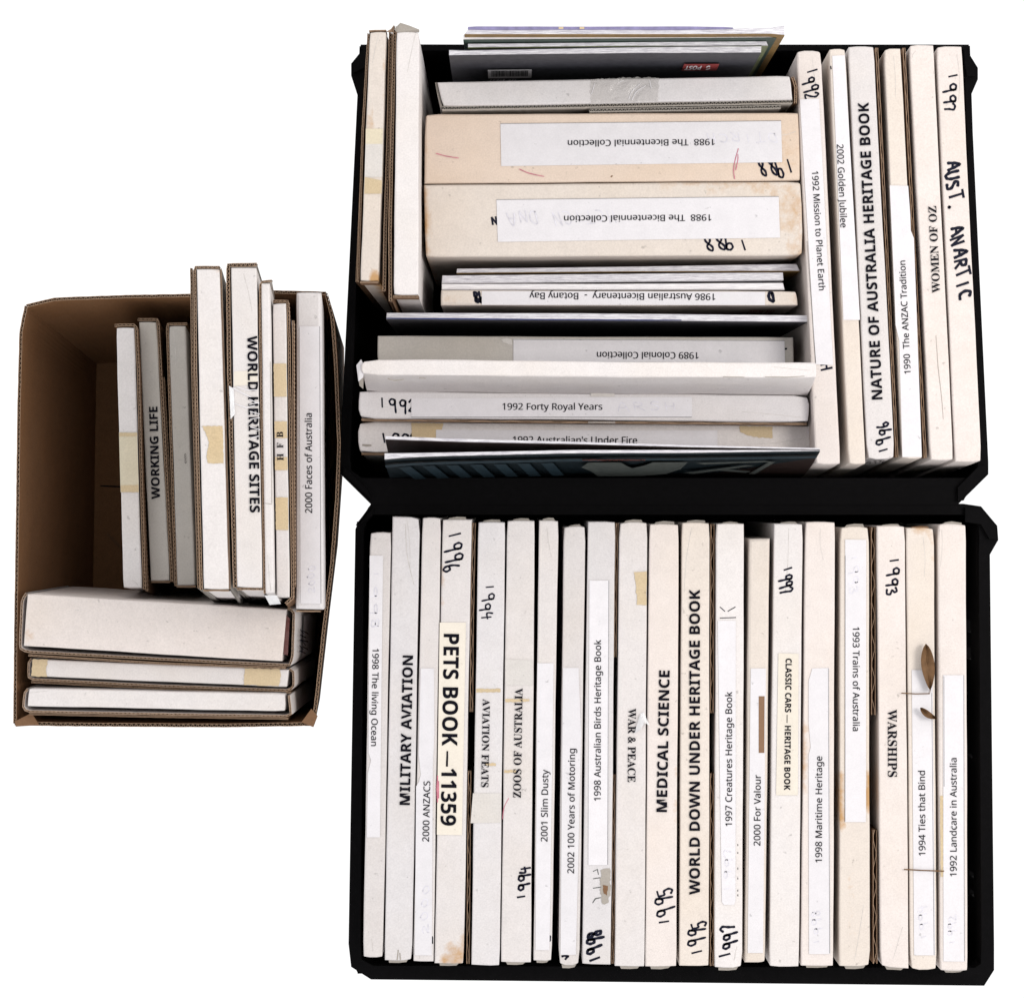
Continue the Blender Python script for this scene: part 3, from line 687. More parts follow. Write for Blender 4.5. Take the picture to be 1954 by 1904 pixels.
def rod(name, pts, r, z, parent=None, loc=None):
    V, F = [], []; n = 6; P = [at(x, y, z + dz) for x, y, dz in pts]
    for k, p in enumerate(P):
        d = (P[min(len(P) - 1, k + 1)] - P[max(0, k - 1)]).normalized(); a = d.orthogonal().normalized(); b = d.cross(a)
        for j in range(n): V.append(tuple(p + (a * math.cos(j * 6.2832 / n) + b * math.sin(j * 6.2832 / n)) * r))
    for k in range(len(P) - 1):
        for j in range(n): F.append((k * n + j, k * n + (j + 1) % n, (k + 1) * n + (j + 1) % n, (k + 1) * n + j))
    F += [tuple(range(n))[::-1], tuple(range((len(P) - 1) * n, len(P) * n))]
    return mesh_obj(name, V, F, M['leaf'], parent, loc=loc)
t = leaf('dry_leaf', 'larger curled brown leaf with a long stalk on the cream album', [(1767, 1228), (1770, 1262), (1773, 1290), (1775, 1317)], 25, ZB)
rod('leaf_stalk', [(1720, 1322, .0024), (1748, 1323.5, .002), (1774, 1323, .0016), (1775, 1316, .0016)], .0004, ZB, t)
leaf('dry_leaf', 'small brown leaf below the larger one, near the right edge of the cream album', [(1756, 1350), (1768, 1361), (1778, 1367), (1788, 1370.5)], 12, ZB)
tw = rod('twig', [(1725, 1658, .0016), (1760, 1660, .002), (1801.5, 1661.5, .0016)], .00045, ZB, None, at(1763, 1660, ZB)); tag(tw, 'thin straight brown twig lying across the two rightmost albums of the lower crate', 'twig')

# ------------------------------------------------------------------ upper crate, right: six upright albums
G2 = 'albums standing upright at the right of the upper crate'
def R(label, quad, mat, **kw):
    return album('album', label, 'album', V4(*quad), .30, .27, mat, lean=kw.pop('lean', (-4, 40)), group=G2, **kw)
i = R('album with label 1992 Mission to Planet Earth, leftmost of the six at the right', ((1519, 97), (1567, 97), (1603.6, 886), (1556, 886)), 'warm', bev=4, crush=1)
o = paper(i, [(1526.4, 190), (1562.8, 189), (1589.8, 696.6), (1556.5, 695.5)], lines=[((1540, 460), (1556.8, 694))]); T('1992 Mission to Planet Earth', 'sans', (1549.3, 327.4), (1562.8, 554.5), 12, i.z, o)
hand('1992', (1532, 136), (1535, 196), 27, i.z, i.t, 2.8); hand('H', (1565, 695), (1566, 714), 22, i.z, i.t, 3.6)
i = R('album with label 2002 Golden Jubilee', ((1582, 94), (1613, 93.5), (1652, 885), (1620, 886)), 'cream', crush=.6)
o = paper(i, [(1588, 107), (1612, 106), (1641, 610.7), (1609.5, 610.7)]); T('2002 Golden Jubilee', 'sans', (1596.7, 276), (1604, 434.8), 12.5, i.z, o)
strokes([[(1585, 127), (1586, 132)]], 3, i.z, i.t, 'ink_spot', 'pen')
i = R('album printed NATURE OF AUSTRALIA HERITAGE BOOK, marked 1996', ((1618.5, 89), (1667, 89), (1707.6, 875), (1655, 877)), 'grey', crush=1); i3 = i
T('NATURE OF AUSTRALIA HERITAGE BOOK', 'bold', (1684, 762), (1657.3, 195.7), 20, i.z, i.t); hand('1996', (1699, 860), (1697, 800), 25, i.z, i.t, 3)
v_, f_ = glyph_mesh('BOOK', 'bold'); a0, a1 = spread(v_)
V = []
for x, y in v_: q = i3.W(1, lerp(.1, .8, (x - a0) / (a1 - a0)), lerp(.13, .03, y / .72)); V.append((q.x, q.y - .0007, q.z))
mesh_obj('lettering', V, f_, M['ink'], i3.t)
i = R('narrow album with torn label 1990 The ANZAC Tradition', ((1687, 93.5), (1718, 93), (1760, 875), (1722, 875)), 'cream', crush=.7)
o = paper(i, [(1697.9, 354), (1733, 355), (1737, 410), (1738, 440), (1744, 455), (1759, 872), (1722, 872), (1716, 650), (1709, 620), (1707, 560), (1703, 470)]); T('1990  The ANZAC Tradition', 'sans', (1738, 713), (1727.5, 497.4), 12, i.z, o)
board_edge([(1673, 92), (1690, 430), (1712, 872)], 5, .296, .05, i.t, period=60)
i = R('album in serif print WOMEN OF OZ', ((1735, 86), (1781, 86.6), (1819.5, 878), (1776, 878)), 'warm', crush=1)
T('WOMEN OF OZ', 'serif', (1794.2, 558.7), (1786.5, 393), 15, i.z, i.t); board_edge([(1725, 92), (1742, 430), (1766, 874)], 5, .296, .05, i.t, period=60)
strokes([[(1786, 640), (1790, 700), (1797, 760), (1800, 800)]], 1, i.z, i.t, 'crease', 'greyflap')
i = R('album handwritten 1997 AUST. ANARTIC in marker, rightmost in the upper crate', ((1787, 89), (1835, 89), (1873, 881), (1823, 881)), 'warm', crush=.6)
hand('1997', (1802, 142), (1806, 222), 25, i.z, i.t, 3); hand('AUST.', (1806, 312), (1814, 410), 28, i.z, i.t, 4.2); hand('ANARTIC', (1813, 438), (1830, 580), 26, i.z, i.t, 4.2)

# ------------------------------------------------------------------ upper crate, left: two upright boxes
G3 = 'narrow boxes standing at the left end of the upper crate'
i = album('box', 'leftmost upright box in the upper crate, with aged tan tape stains', 'box', V4((705.7, 62), (737, 61), (722, 536), (687.6, 536)), .35, .3, 'cream', lean=(25, 25), group=G3, stains=((.99, .8, .04, .4, .8), (.33, .2, .1, .4, .45), (.2, .9, .3, .2, .3)))
patch([(698, 246), (730.5, 246), (730, 275), (697.5, 275)], i.z, M['yellowed'], 'tape_strip', i.t); patch([(696, 338), (729, 345), (728, 370), (695, 370)], i.z, M['aged'], 'tape_strip', i.t); patch([(697.6, 275), (730, 275), (729, 338), (696, 338)], i.z, M['pale'], 'tape_strip', i.t, lift=.0002)
board_edge([(703, 64), (692, 250), (683, 538)], 4, i.z - .004, .29, i.t, period=6, lean=(25, 25), skin='kraft'); board_edge([(697, 180), (689, 330), (680, 538)], 3, i.z - .008, .28, i.t, period=6, lean=(25, 25))
board_edge([(687, 538.5), (722, 538.5)], 3, i.z - .001, .02, i.t)
board_edge([(704, 59.5), (737, 58.5)], 2.6, i.z - .001, .02, i.t)
i = album('box', 'clean white upright box beside the stained one, in the upper crate', 'box', V4((756.9, 61), (799.8, 61), (798, 563), (751, 563)), .35, .3, 'white', lean=(5, 28), group=G3)
board_edge([(753, 50), (748, 250), (744, 440), (745, 575)], 6, i.z - .003, .28, i.t, lean=(5, 28), period=6.5); board_edge([(745, 60), (741, 250), (735, 440), (733, 556)], 6, i.z - .006, .28, i.t, lean=(5, 28), period=6.5)
board_edge([(750, 566), (799, 566)], 4, i.z - .001, .02, i.t)
flap([(800, 62), (757, 62), (752, 56), (764, 44), (780, 49), (800, 57)], i.z - .001, .002, 'greyflap', i.t)
flap([(737, 61), (752, 62), (752, 48), (746, 56)], i.z - .005, 0, 'liner', i.t)

# ------------------------------------------------------------------ magazines
def magazine(label, e0, e1, z, depth, cover0, cover1, pages='pages', lean=(0, 0), group=None, t=None, name='magazine', nseg=24, bend=0):
    it = Item(e0, e1, z, depth, lean); it.bend = bend; b = it.base()
    if t is None: t = thing(name, label, 'magazine', (b.x, b.y, it.zb), group)
    it.t = t
    body(it, 'pages', M[pages], t, bev=.9, rough=.15, crush=0, segs=nseg)
    for nm, e, sg, mt in (('back_cover', e0, 1, cover0), ('front_cover', e1, -1, cover1)):
        if not mt: continue
        f0 = Item(e, [(x, y + (1.1 if sg < 0 else -1.1)) for x, y in e], z + .0003, depth + .0003, lean)
        f0.bend = bend; V, F = [], []; n = nseg; ws = [0, .06, .12, .2, .35, .6, 1] if bend else [0, 1]; m = len(ws); row = 2 * m
        for k in range(n + 1):
            for w in ws:
                for v in (.12, 1): V.append(tuple(f0.W(k / n, v, w)))
        for k in range(n):
            a = k * row; F.append((a, a + 1, a + row + 1, a + row))
            for j in range(m - 1):
                b = a + 2 * j; F += [(b, b + row, b + row + 2, b + 2), (b + 1, b + 3, b + row + 3, b + row + 1)]
        for k in (0, n):
            for j in range(m - 1): b = k * row + 2 * j; F.append((b, b + 2, b + 3, b + 1))
        it.cover = mesh_obj(nm, V, F, M[mt], t)
    return it

def face_map(it, off=.0012, v=1):
    """returns a mapper from (fraction along, depth fraction) to a point just proud of the near side face"""
    def f(u, w):
        q = it.W(u, v, w); return (q.x, q.y - off, q.z)
    return f

GM = 'magazines standing at the back of the upper crate'
ma = magazine('glossy magazine with a purple spine and mustard cover, backmost in the upper crate', [(893, 57), (1300, 57), (1484, 53), (1497, 49)], [(886, 66), (1300, 66), (1470, 65), (1497, 68)], .38, .34, None, 'mustard', group=GM)
body(Item([(892, 51), (1300, 51), (1400, 52)], [(892, 57), (1300, 57), (1400, 55.5)], .382, .3), 'back_cover', M['coverp'], ma.t, bev=1, rough=.4)
for x in (1066, 1106): patch([(x, 52), (x + 9, 52), (x + 9, 56), (x, 56)], .382, M['aged'], 'printed_spot', ma.t)
magazine('thick magazine with bright white page edges and a dark green cover', [(884, 67), (1200, 65.5), (1480, 62)], [(884, 76), (1200, 74), (1482, 72)], .37, .33, None, 'green', 'wpages', group=GM)
magazine('slightly lower magazine with an olive cover', [(893, 84), (1200, 81), (1462, 79)], [(893, 91), (1200, 88), (1466, 88)], .36, .33, None, 'olive', group=GM)
m4 = magazine('dark grey magazine with a barcode and a red logo on its cover', [(857, 96), (880, 97), (1200, 91), (1453, 88)], [(857, 106), (1200, 102), (1452, 101)], .36, .33, 'coverd', 'coverd', group=GM)
fm = face_map(m4, .0018)
def on_face(it, mapper, x0, x1, w0, w1): pass
def fquad(name, u0, u1, w0, w1, mat, parent, mp, lift=0):
    n = max(1, int((u1 - u0) * 30)); V, F = [], []
    for k in range(n + 1):
        u = lerp(u0, u1, k / n); 
        for w in (w0, w1): q = mp(u, w); V.append((q[0], q[1] - lift, q[2]))
    for k in range(n): a = 2 * k; F.append((a, a + 1, a + 3, a + 2))
    return mesh_obj(name, V, F, M[mat], parent)
fq = fquad
sl = fq('barcode_label', .122, .267, .17, .29, 'label', m4.cover, fm)
V, F = [], []; u = .133
while u < .256:
    w_ = random.choice((.0012, .002, .003)); k = len(V)
    for (a, b) in ((u, .18), (u, .262), (u + w_, .262), (u + w_, .18)): q = fm(a, b); V.append((q[0], q[1] - .0003, q[2]))
    F.append((k, k + 1, k + 2, k + 3)); u += w_ + random.choice((.0014, .002))
mesh_obj('barcode', V, F, M['ink'], sl)
def face_text(s, style, ua, ub, wa, wb, it, mp, mat, parent, lift=.0003, name='lettering'):
    """text upside down along the face: starts at ua (right), ends at ub; baseline at wa, cap line at wb"""
    v, f = glyph_mesh(s, style); x0, x1 = spread(v); hv, _ = glyph_mesh('H', style); hg = max(p[1] for p in hv)
    V = []
    for x, y in v:
        q = mp(lerp(ua, ub, (x - x0) / (x1 - x0)), lerp(wa, wb, y / hg)); V.append((q[0], q[1] - lift, q[2]))
    return mesh_obj(name, V, f, M[mat], parent)
face_text('RRP $16.95', 'sans', .215, .127, .30, .36, m4, fm, 'pages', m4.cover)
lg = fq('logo_panel', .765, .88, .115, .205, 'red', m4.cover, fm)
face_text('POST', 'bold', .825, .772, .135, .19, m4, fm, 'label', lg)
V = []; F = []
for k in range(10):
    a0, a1 = k * .55, (k + 1) * .55
    if k in (4, 5): continue
    b = len(V)
    for a, r in ((a0, 1), (a0, .5), (a1, .5), (a1, 1)): q = fm(.848 + math.cos(a) * .008 * r, .161 + math.sin(a) * .03 * r); V.append((q[0], q[1] - .0003, q[2]))
    F.append((b, b + 1, b + 2, b + 3))
mesh_obj('logo_emblem', V, F, M['label'], lg)
0 and fq('tape_strip', .53, .68, .02, .6, 'cleartape', m4.cover, fm, .0004)

# ------------------------------------------------------------------ upper crate, lying row
i = album('box', 'grey corrugated box with a wide clear tape patch in its middle', 'box', H4((834, 157), (1508, 145), (1512, 190), (845, 203)), .31, .27, 'cool', bev=3, crush=.8)
board_edge([(843, 207), (1170, 201), (1512, 194)], 6.5, i.z - .004, .25, i.t, period=7, skin='dull', liner='greyflap'); board_edge([(1125, 211), (1300, 208), (1490, 204)], 6, i.z - .008, .2, i.t, period=7, skin='dull', liner='greyflap')
board_edge([(1512, 147), (1519, 165), (1518, 198)], 5, i.z - .002, .2, i.t, liner='liner'); board_edge([(832, 158), (836, 180), (843, 206)], 3, i.z - .002, .2, i.t, skin='cool', liner='greyflap')
patch([(1127, 152), (1200, 148), (1258, 149.5), (1256, 194), (1190, 197), (1126, 199)], i.z, M['cleartape'], 'clear_tape', i.t, ragged=1.5)
strokes([smooth_line([(1200, 190), (1206, 175), (1222, 160)]), smooth_line([(1206, 192), (1214, 176), (1232, 164)]), [(1240, 155), (1243, 170)], [(1135, 160), (1129, 180)], [(1180, 158), (1190, 154)]], 1.3, i.z, i.t, 'tape_crease', 'label', .0009)
i = album('box', 'wide tan box labelled 1988 The Bicentennial Collection, upper of the two', 'box', H4((811, 218), (1524, 215), (1527.4, 344.7), (809.7, 350.4)), .30, .28, 'tan', bev=4, crush=.8, stains=((.96, .5, .06, .6, .3), (.3, 1, .3, .2, .15), (0, .5, .015, .8, .3)))
hand('1988', (1505, 298), (1438, 301), 40, i.z, i.t, 3)
o = paper(i, [(954.9, 236), (1490.4, 230.4), (1492.8, 310), (956.5, 317.4)], lines=[((955, 236.6), (1490.4, 231))]); T('1988  The Bicentennial Collection', 'sans', (1364, 265.5), (1083.5, 268), 12, i.z, o)
strokes([smooth_line([(991, 323), (1010, 331), (1038, 337)]), smooth_line([(832, 293), (850, 298), (875, 302)]), smooth_line([(1402, 342), (1400, 325), (1403, 305), (1409, 284)]), smooth_line([(1404, 325), (1408, 305), (1408, 295)])], 1.6, i.z, i.t, 'crayon_mark', 'pink', .0007)
strokes([[(1166, 351 - 13), (1168, 351 - 15)]], 3, i.z, i.t, 'ink_spot', 'kraft'); faint_hand(i, 'DTIRCH', (1480, 254), (1340, 256), 20)
i = album('box', 'wide cream box labelled 1988 The Bicentennial Collection, lower of the two', 'box', H4((809, 353), (1529, 346.5), (1532.6, 488), (812, 491)), .30, .28, 'cream', bev=4, crush=1, stains=((.97, .4, .07, .6, .42), (.8, 0, .25, .15, .4), (0, .5, .012, .8, .6), (.99, .9, .04, .3, .5)))
hand('1988', (1420, 449), (1334, 452), 33, i.z, i.t, 3)
o = paper(i, [(947.3, 381), (1485.9, 374.8), (1488.6, 453.8), (950, 461.9)], lines=[((947.5, 381.6), (1485.9, 375.4))]); T('1988  The Bicentennial Collection', 'sans', (1357.7, 409.5), (1076.3, 412), 12, i.z, o)
hand('N', (946, 416), (932, 417), 17, i.z, i.t, 3.4); faint_hand(i, 'HCTICN DNA', (1170, 402), (960, 406), 26)
GP = 'thin magazines lying on edge below the bicentennial boxes'
magazine('thin magazine with mustard cover directly below the wide cream box', [(872, 513), (1200, 509), (1520, 504)], [(871, 521), (1200, 518), (1526, 517)], .275, .24, None, 'mustard', 'pages', group=GP)
magazine('white-edged thin magazine between the mustard one and the one above the tan album', [(844, 526), (1150, 523), (1494, 520)], [(843, 540), (1150, 537), (1495, 534)], .28, .24, None, 'label', 'pages', group=GP)
magazine('third thin magazine with white page edges, touching the 1986 album', [(843, 542), (1150, 542), (1494, 540)], [(843, 552), (1150, 552), (1497, 552)], .283, .24, None, 'label', 'wpages', group=GP)
i = album('album', 'tan album labelled 1986 Australian Bicentenary - Botany Bay', 'album', H4((841.7, 554), (1519, 556), (1523, 583), (841, 583)), .29, .25, 'cream', bev=3, crush=1, stains=((.98, .5, .05, .7, .35), (.05, .5, .07, .7, .3)))
hand('98', (922, 558), (899, 558), 21, i.z, i.t, 3.6); hand('D', (1475, 558), (1461, 558), 17, i.z, i.t, 4.5)
o = paper(i, [(919.5, 555.5), (1459.9, 557), (1459.9, 582.3), (919.5, 582)]); T('1986 Australian Bicentenary  -  Botany Bay', 'sans', (1365.3, 560.5), (1010.3, 558.5), 12.5, i.z, o)
fm11 = face_map(i, .0009); ub = lambda x: (x - 841) / 682
face_text('OFFICIAL MAIL', 'bold', ub(1439.8), ub(1491), .30, .14, i, fm11, 'red', i.t)
for x in (1443, 1458, 1472): fq('red_print_block', ub(x), ub(x + 7), .36, .52, 'red', i.t, fm11)
m12 = magazine('long magazine with a dark grey cover and navy page line, below the 1986 album', [(738, 597), (1100, 598), (1543, 602)], [(737, 609), (1100, 611), (1543, 614.5)], .29, .25, None, 'coverd', 'pages', lean=(0, -2))
strokes([[(738, 607.5), (900, 609), (1100, 610.5), (1300, 611)]], 2.6, m12.z, m12.t, 'navy_page_line', 'covern', .0002)
fm12 = face_map(m12, .0018); face_text('annual collection of philatelic issues', 'sans', .13, .29, .62, .5, m12, fm12, 'coverp', m12.cover)
i = album('album', 'grey album labelled 1989 Colonial Collection', 'album', H4((720.6, 641), (1513.6, 643.6), (1515, 694), (720, 692)), .265, .24, 'dull', crush=.5)
o = paper(i, [(979.6, 647), (1497, 649.5), (1498, 692), (979.6, 690)], lines=[((980, 648), (1497, 650.3))]); T('1989 Colonial Collection', 'sans', (1333.4, 672.3), (1139, 671.4), 12.5, i.z, o)
patch([(956, 648), (966, 646), (976, 648), (978, 658), (970, 657), (960, 653)], i.z, M['pale'], 'tape_remnant', i.t, ragged=.8)
hand('1', (1503, 668), (1503, 660), 10, i.z, i.t, 3.4)
i = album('box', 'plain white closed box with crushed ends, above the Forty Royal Years album', 'box', H4((690, 686), (1557, 693), (1559, 722), (688, 716)), .34, .31, 'white', bend=1, lean=(0, 62), bev=3, rough=1.2, crush=1.6)
flap([(680, 697), (689, 686), (696, 700), (693, 720), (684, 728)], i.z - .003, .002, 'label', i.t, 'crushed_end'); flap([(683, 714), (694, 716), (693, 742), (686, 736)], i.z - .008, -.001, 'greyflap', i.t, 'crushed_end')
strokes([smooth_line([(740, 722), (752, 726), (770, 724)]), [(800, 721), (812, 722)]], 2.2, i.z - .004, i.t, 'scuff_mark', 'greyflap')
strokes([[(1460, 719), (1500, 720), (1535, 718)], [(1380, 719), (1420, 720)]], 1.6, i.z, i.t, 'scuff_mark', 'greyflap')
i = album('album', 'album labelled 1992 Forty Royal Years with 1992 in marker', 'album', H4((685, 747), (1544.8, 755), (1543, 805), (684, 797.5)), .29, .25, 'cool', lean=(0, 40), crush=1.4, rough=1)
o = paper(i, [(784.9, 760), (1320.6, 757.5), (1320.6, 796.5), (784.9, 796.5)], lines=[((785, 795.8), (1320, 795.8))]); hand('1992', (724, 781), (798, 787), 25, i.z, i.t, 2.8, lift=.0001); T('1992 Forty Royal Years', 'sans', (958.8, 782), (1149.5, 782), 12.5, i.z, o)
faint_hand(i, 'ARSH', (1180, 783), (1300, 783), 18); patch([(1127, 748.5), (1173, 749), (1173, 757), (1127, 757)], i.z, M['pale'], 'tape_strip', i.t)
board_edge([(690, 801), (1100, 805.5), (1540, 809)], 3.5, i.z - .003, .05, i.t, period=60); patch([(1122, 804), (1174, 804), (1174, 808), (1122, 808)], i.z, M['cleartape'], 'clear_tape', i.t, lift=-.0025)
i = album('album', "album labelled 1992 Australian's Under Fire, half behind the open magazine", 'album', H4((683, 804.5), (1546, 812.5), (1550, 864), (684, 862)), .27, .235, 'white', lean=(0, 35), crush=1.4, rough=1)
hand('1992', (729, 853), (805, 855), 28, i.z, i.t, 3); strokes([[(692, 849), (700, 850), (708, 850)]], 4, i.z, i.t, 'scuff_mark', 'greyflap'); patch([(784.5, 807), (846, 807.5), (843, 822), (832, 836), (786, 834)], i.z, M['aged'], 'tape_remnant', i.t, ragged=.7, lift=.00015); patch([(1411, 813), (1474, 814), (1474, 836), (1440, 834), (1422, 829), (1412, 824)], i.z, M['aged'], 'tape_remnant', i.t, ragged=1.2)
o = paper(i, [(832, 820), (1369, 821), (1369, 859), (832, 858)]); T("1992 Australian's Under Fire", 'sans', (978.6, 846), (1216, 847), 13.5, i.z, o)
board_edge([(690, 866), (900, 867), (1400, 868)], 3, i.z - .002, .05, i.t, period=60)
flap([(1534, 815), (1547, 816), (1556, 830), (1549, 845), (1543, 828)], i.z - .001, .002, 'label', i.t, 'crushed_end')
# open magazine: two halves fanned apart, joined at the right
e0 = [(735, 832), (900, 838), (1096, 842.5), (1300, 849), (1564, 855)]; e1 = [(735.4, 838.5), (900, 844), (1096, 847.5), (1300, 853), (1564.6, 858)]
f0 = [(733.7, 865), (850, 863.5), (1096, 858.5), (1300, 858.5), (1564.6, 858.6)]; f1 = [(733.7, 877), (780, 873), (850, 870.5), (1096, 865), (1300, 864.5), (1565, 860.5)]
m17 = magazine('open magazine with a dark teal photographic cover, lowest in the upper crate', e0, e1, .34, .31, None, 'coverb', 'pages', lean=(0, 62), bend=1)
m18 = magazine('', f0, f1, .34, .31, None, 'covert', 'pages', lean=(0, 50), t=m17.t, bend=1)
fm18_ = face_map(m18, .0026); fm18 = lambda a, w: fm18_(a, 1 - (1 - w * .68) ** (1 / 3)); cv = m18.cover
fq('printed_band', .0, .5, .10, .22, 'tealp', cv, fm18); fq('printed_band', .5, .995, .08, .18, 'tealp', cv, fm18)
for k in range(7): 
    u = .03 + k * .055
    V = []; F = [(0, 1, 2, 3)]
    for a, w in ((u, .26), (u + .03, .92), (u + .058, .92), (u + .028, .26)): q = fm18(a, w); V.append((q[0], q[1] - .0002, q[2]))
    mesh_obj('printed_pillar', V, F, M['tealp'], cv)
fq('printed_caption', .455, .60, .10, .16, 'redshiny', cv, fm18, .0003)
face_text('Ansett', 'bold', .46, .595, .15, .10, m18, fm18, 'covert', cv, .0005) if False else None
def fpoly(name, pts, mat):
    V = []
    for a, w in pts: q = fm18(a, w); V.append((q[0], q[1] - .0004, q[2]))
    mesh_obj(name, V, [tuple(range(len(V)))], M[mat], cv)
fpoly('printed_figure', [(.47, .25), (.545, .25), (.56, .42), (.575, .55), (.60, .42), (.62, .25), (.70, .25), (.69, .6), (.66, .85), (.60, .95), (.50, .97), (.48, .7), (.455, .5)], 'figure')
for k, pts in enumerate([[(.72, .3), (.88, .25), (.90, .3), (.74, .38)], [(.70, .8), (.84, .45), (.86, .48), (.73, .86)], [(.86, .9), (.89, .3), (.905, .3), (.875, .92)], [(.78, .6), (.86, .78), (.85, .84), (.77, .68)]]): fpoly('printed_figure', pts, 'figure')

# ------------------------------------------------------------------ carton contents
G4 = 'narrow boxes standing in a row in the carton'
def C(label, quad, mat, z, depth, lean, **kw):
    return album('box', label, 'box', V4(*quad), z, depth, mat, lean=lean, group=G4, crush=kw.pop('crush', .3), **kw)
i = C('leftmost box in the carton, white with a faded tape band', ((221.7, 625.5), (256.4, 625.5), (270.2, 1121.9), (235.6, 1121.9)), 'white', .27, .25, (-34, 34))
patch([(227, 825), (261.5, 825), (265, 939), (230, 939)], i.z, M['yellowed'], 'tape_strip', i.t); patch([(230, 926), (264.5, 925), (265, 939), (230.5, 939)], i.z, M['aged'], 'tape_remnant', i.t, ragged=.6, lift=.0005); patch([(227.5, 826), (262, 826), (262, 832), (227.5, 833)], i.z, M['aged'], 'tape_remnant', i.t, ragged=.6, lift=.0005)
sk = dict(skin='kraft')
board_edge([(219, 621), (259, 620), (263.5, 700), (275.5, 1124)], 5, i.z - .001, .24, i.t, lean=(-34, 34)); board_edge([(264, 750), (280, 1128)], 3.6, i.z - .006, .2, i.t, lean=(-34, 34))
i = C('box printed WORKING LIFE in bold capitals in the carton', ((265, 614.5), (298, 614.5), (323.9, 1108), (287.5, 1108)), 'dull', .255, .24, (-34, 34))
T('WORKING LIFE', 'bold', (305.2, 952), (300.2, 776), 16, i.z, i.t); board_edge([(263, 610), (301, 610), (304, 660), (328, 1110)], 5, i.z - .001, .23, i.t, lean=(-34, 34)); board_edge([(312, 720), (333.5, 1112)], 4, i.z - .005, .2, i.t, lean=(-34, 34))
board_edge([(288, 1110), (324, 1110)], 3, i.z - .001, .02, i.t)
i = C('dull grey box with tiny faint print, third in the carton row', ((322.2, 622), (354, 622), (372.4, 1116.7), (338.5, 1116.7)), 'dull', .255, .24, (-34, 34), stains=((.02, .9, .04, .3, .3),))
T('GOLD', 'sans', (351.5, 866), (352.5, 884), 3.4, i.z, i.t); board_edge([(357, 618), (319, 619), (335.5, 1118)], 4.5, i.z - .001, .23, i.t, lean=(-34, 34)); board_edge([(338, 1119), (373, 1119)], 3, i.z - .001, .02, i.t)
i = C('tall white box sticking out over the carton rim, torn tan tape on it', ((375.2, 514), (419.2, 514), (436.5, 1124.6), (388.5, 1123.6)), 'white', .42, .39, (-40, 84), stains=((0, .9, .03, .3, .35),))
patch([(386, 813), (425, 813), (426.5, 884), (397, 884), (394, 870), (399, 845), (393, 828)], i.z, M['aged'], 'tape_remnant', i.t, ragged=.8)
board_edge([(419, 510), (371.5, 510), (373, 700), (384, 1125)], 5, i.z - .001, .37, i.t, lean=(-40, 84), skin='dull'); board_edge([(365, 512), (367, 700), (379, 1122)], 4.5, i.z - .004, .35, i.t, lean=(-40, 84), skin='dull'); board_edge([(421.5, 512), (430, 800), (438.8, 1124)], 3, i.z - .003, .3, i.t, lean=(-40, 84), skin='dull')
board_edge([(388, 1126.5), (437, 1126.5)], 3, i.z - .001, .02, i.t)
i = C('tall white box printed WORLD HERITAGE SITES under crumpled clear tape', ((440.7, 511), (489.2, 511), (500.6, 1121.9), (452.1, 1120)), 'white', .42, .39, (-40, 84))
T('WORLD HERITAGE SITES', 'bold', (472, 641), (477, 978), 19, i.z, i.t)
board_edge([(490, 505), (435, 506), (437, 700), (448.5, 1121)], 7, i.z - .001, .37, i.t, lean=(-40, 84), skin='dull')
patch([(446, 709), (491, 706), (492, 733), (446, 737)], i.z, M['clabel'], 'tape_strip', i.t, lift=.0002)
patch([(439, 706), (492, 708), (497, 880), (445, 884), (441, 800)], i.z, M['cleartape'], 'clear_tape', i.t, lift=.001, ragged=1.5) if False else None
strokes([smooth_line([(444, 740), (462, 750), (488, 762)]), smooth_line([(452, 738), (470, 744), (490, 744)]), [(448, 770), (470, 778), (486, 774)], [(476, 762), (494, 770)], [(476, 772), (494, 768)], [(477, 785), (495, 790)], [(478, 800), (495, 797)], [(478, 815), (496, 820)], [(480, 835), (494, 832)]], 1.8, i.z, i.t, 'tape_crease', 'label', .0009)
flap([(437, 736), (446, 742), (448, 790), (440, 800)], i.z + .001, .002, 'gloss', i.t, 'crumpled_tape')
board_edge([(452, 1123.5), (501, 1124)], 4, i.z - .001, .02, i.t, liner='liner')
i = C('narrow white box wedged right of the WORLD HERITAGE SITES box', ((498, 540.7), (514.5, 540.7), (523, 1132.3), (506, 1132.3)), 'white', .42, .39, (-45, 78), bev=4)
board_edge([(519, 536), (497, 538), (496, 600), (505, 1132)], 4, i.z - .001, .3, i.t, lean=(-45, 78), skin='dull'); strokes([[(516, 690), (519, 960)], [(505, 960), (519, 962)]], 1.2, i.z, i.t, 'sleeve_edge', 'greyflap')
flap([(505, 1136), (528, 1136), (536, 1152), (515, 1154)], i.z - .004, -.01, 'gloss', i.t, 'crumpled_tape')
i = C('box printed H F B in spaced serif letters with tan tape bands', ((520, 579.8), (545.6, 578.8), (552.6, 1139.9), (528, 1139)), 'grey', .405, .37, (-45, 40))
T('H  F  B', 'serif', (541, 878.4), (540, 823.7), 12, i.z, i.t)
for y0, y1 in ((694, 757), (804, 836), (872, 897), (949, 1011)):
    x = lambda y, a, b: lerp(a, b, (y - 579) / 561)
    patch([(x(y0, 520.5, 528.5), y0), (x(y0, 545, 551.8), y0), (x(y1, 545, 551.8), y1), (x(y1, 520.5, 528.5), y1)], i.z, M['aged'], 'tape_band', i.t, ragged=.5)
board_edge([(521, 575), (549, 575), (551.5, 640), (558.5, 1140), (545, 1152)], 5, i.z - .001, .26, i.t, lean=(-45, 40)); board_edge([(559.5, 612), (561.5, 1120)], 4, i.z - .004, .24, i.t, lean=(-45, 40))
i = C('white album labelled 2000 Faces of Australia against the right side of the carton', ((565, 558), (613, 558), (617, 1163), (564, 1162)), 'cool', .375, .35, (-50, 26), bev=6, stains=())
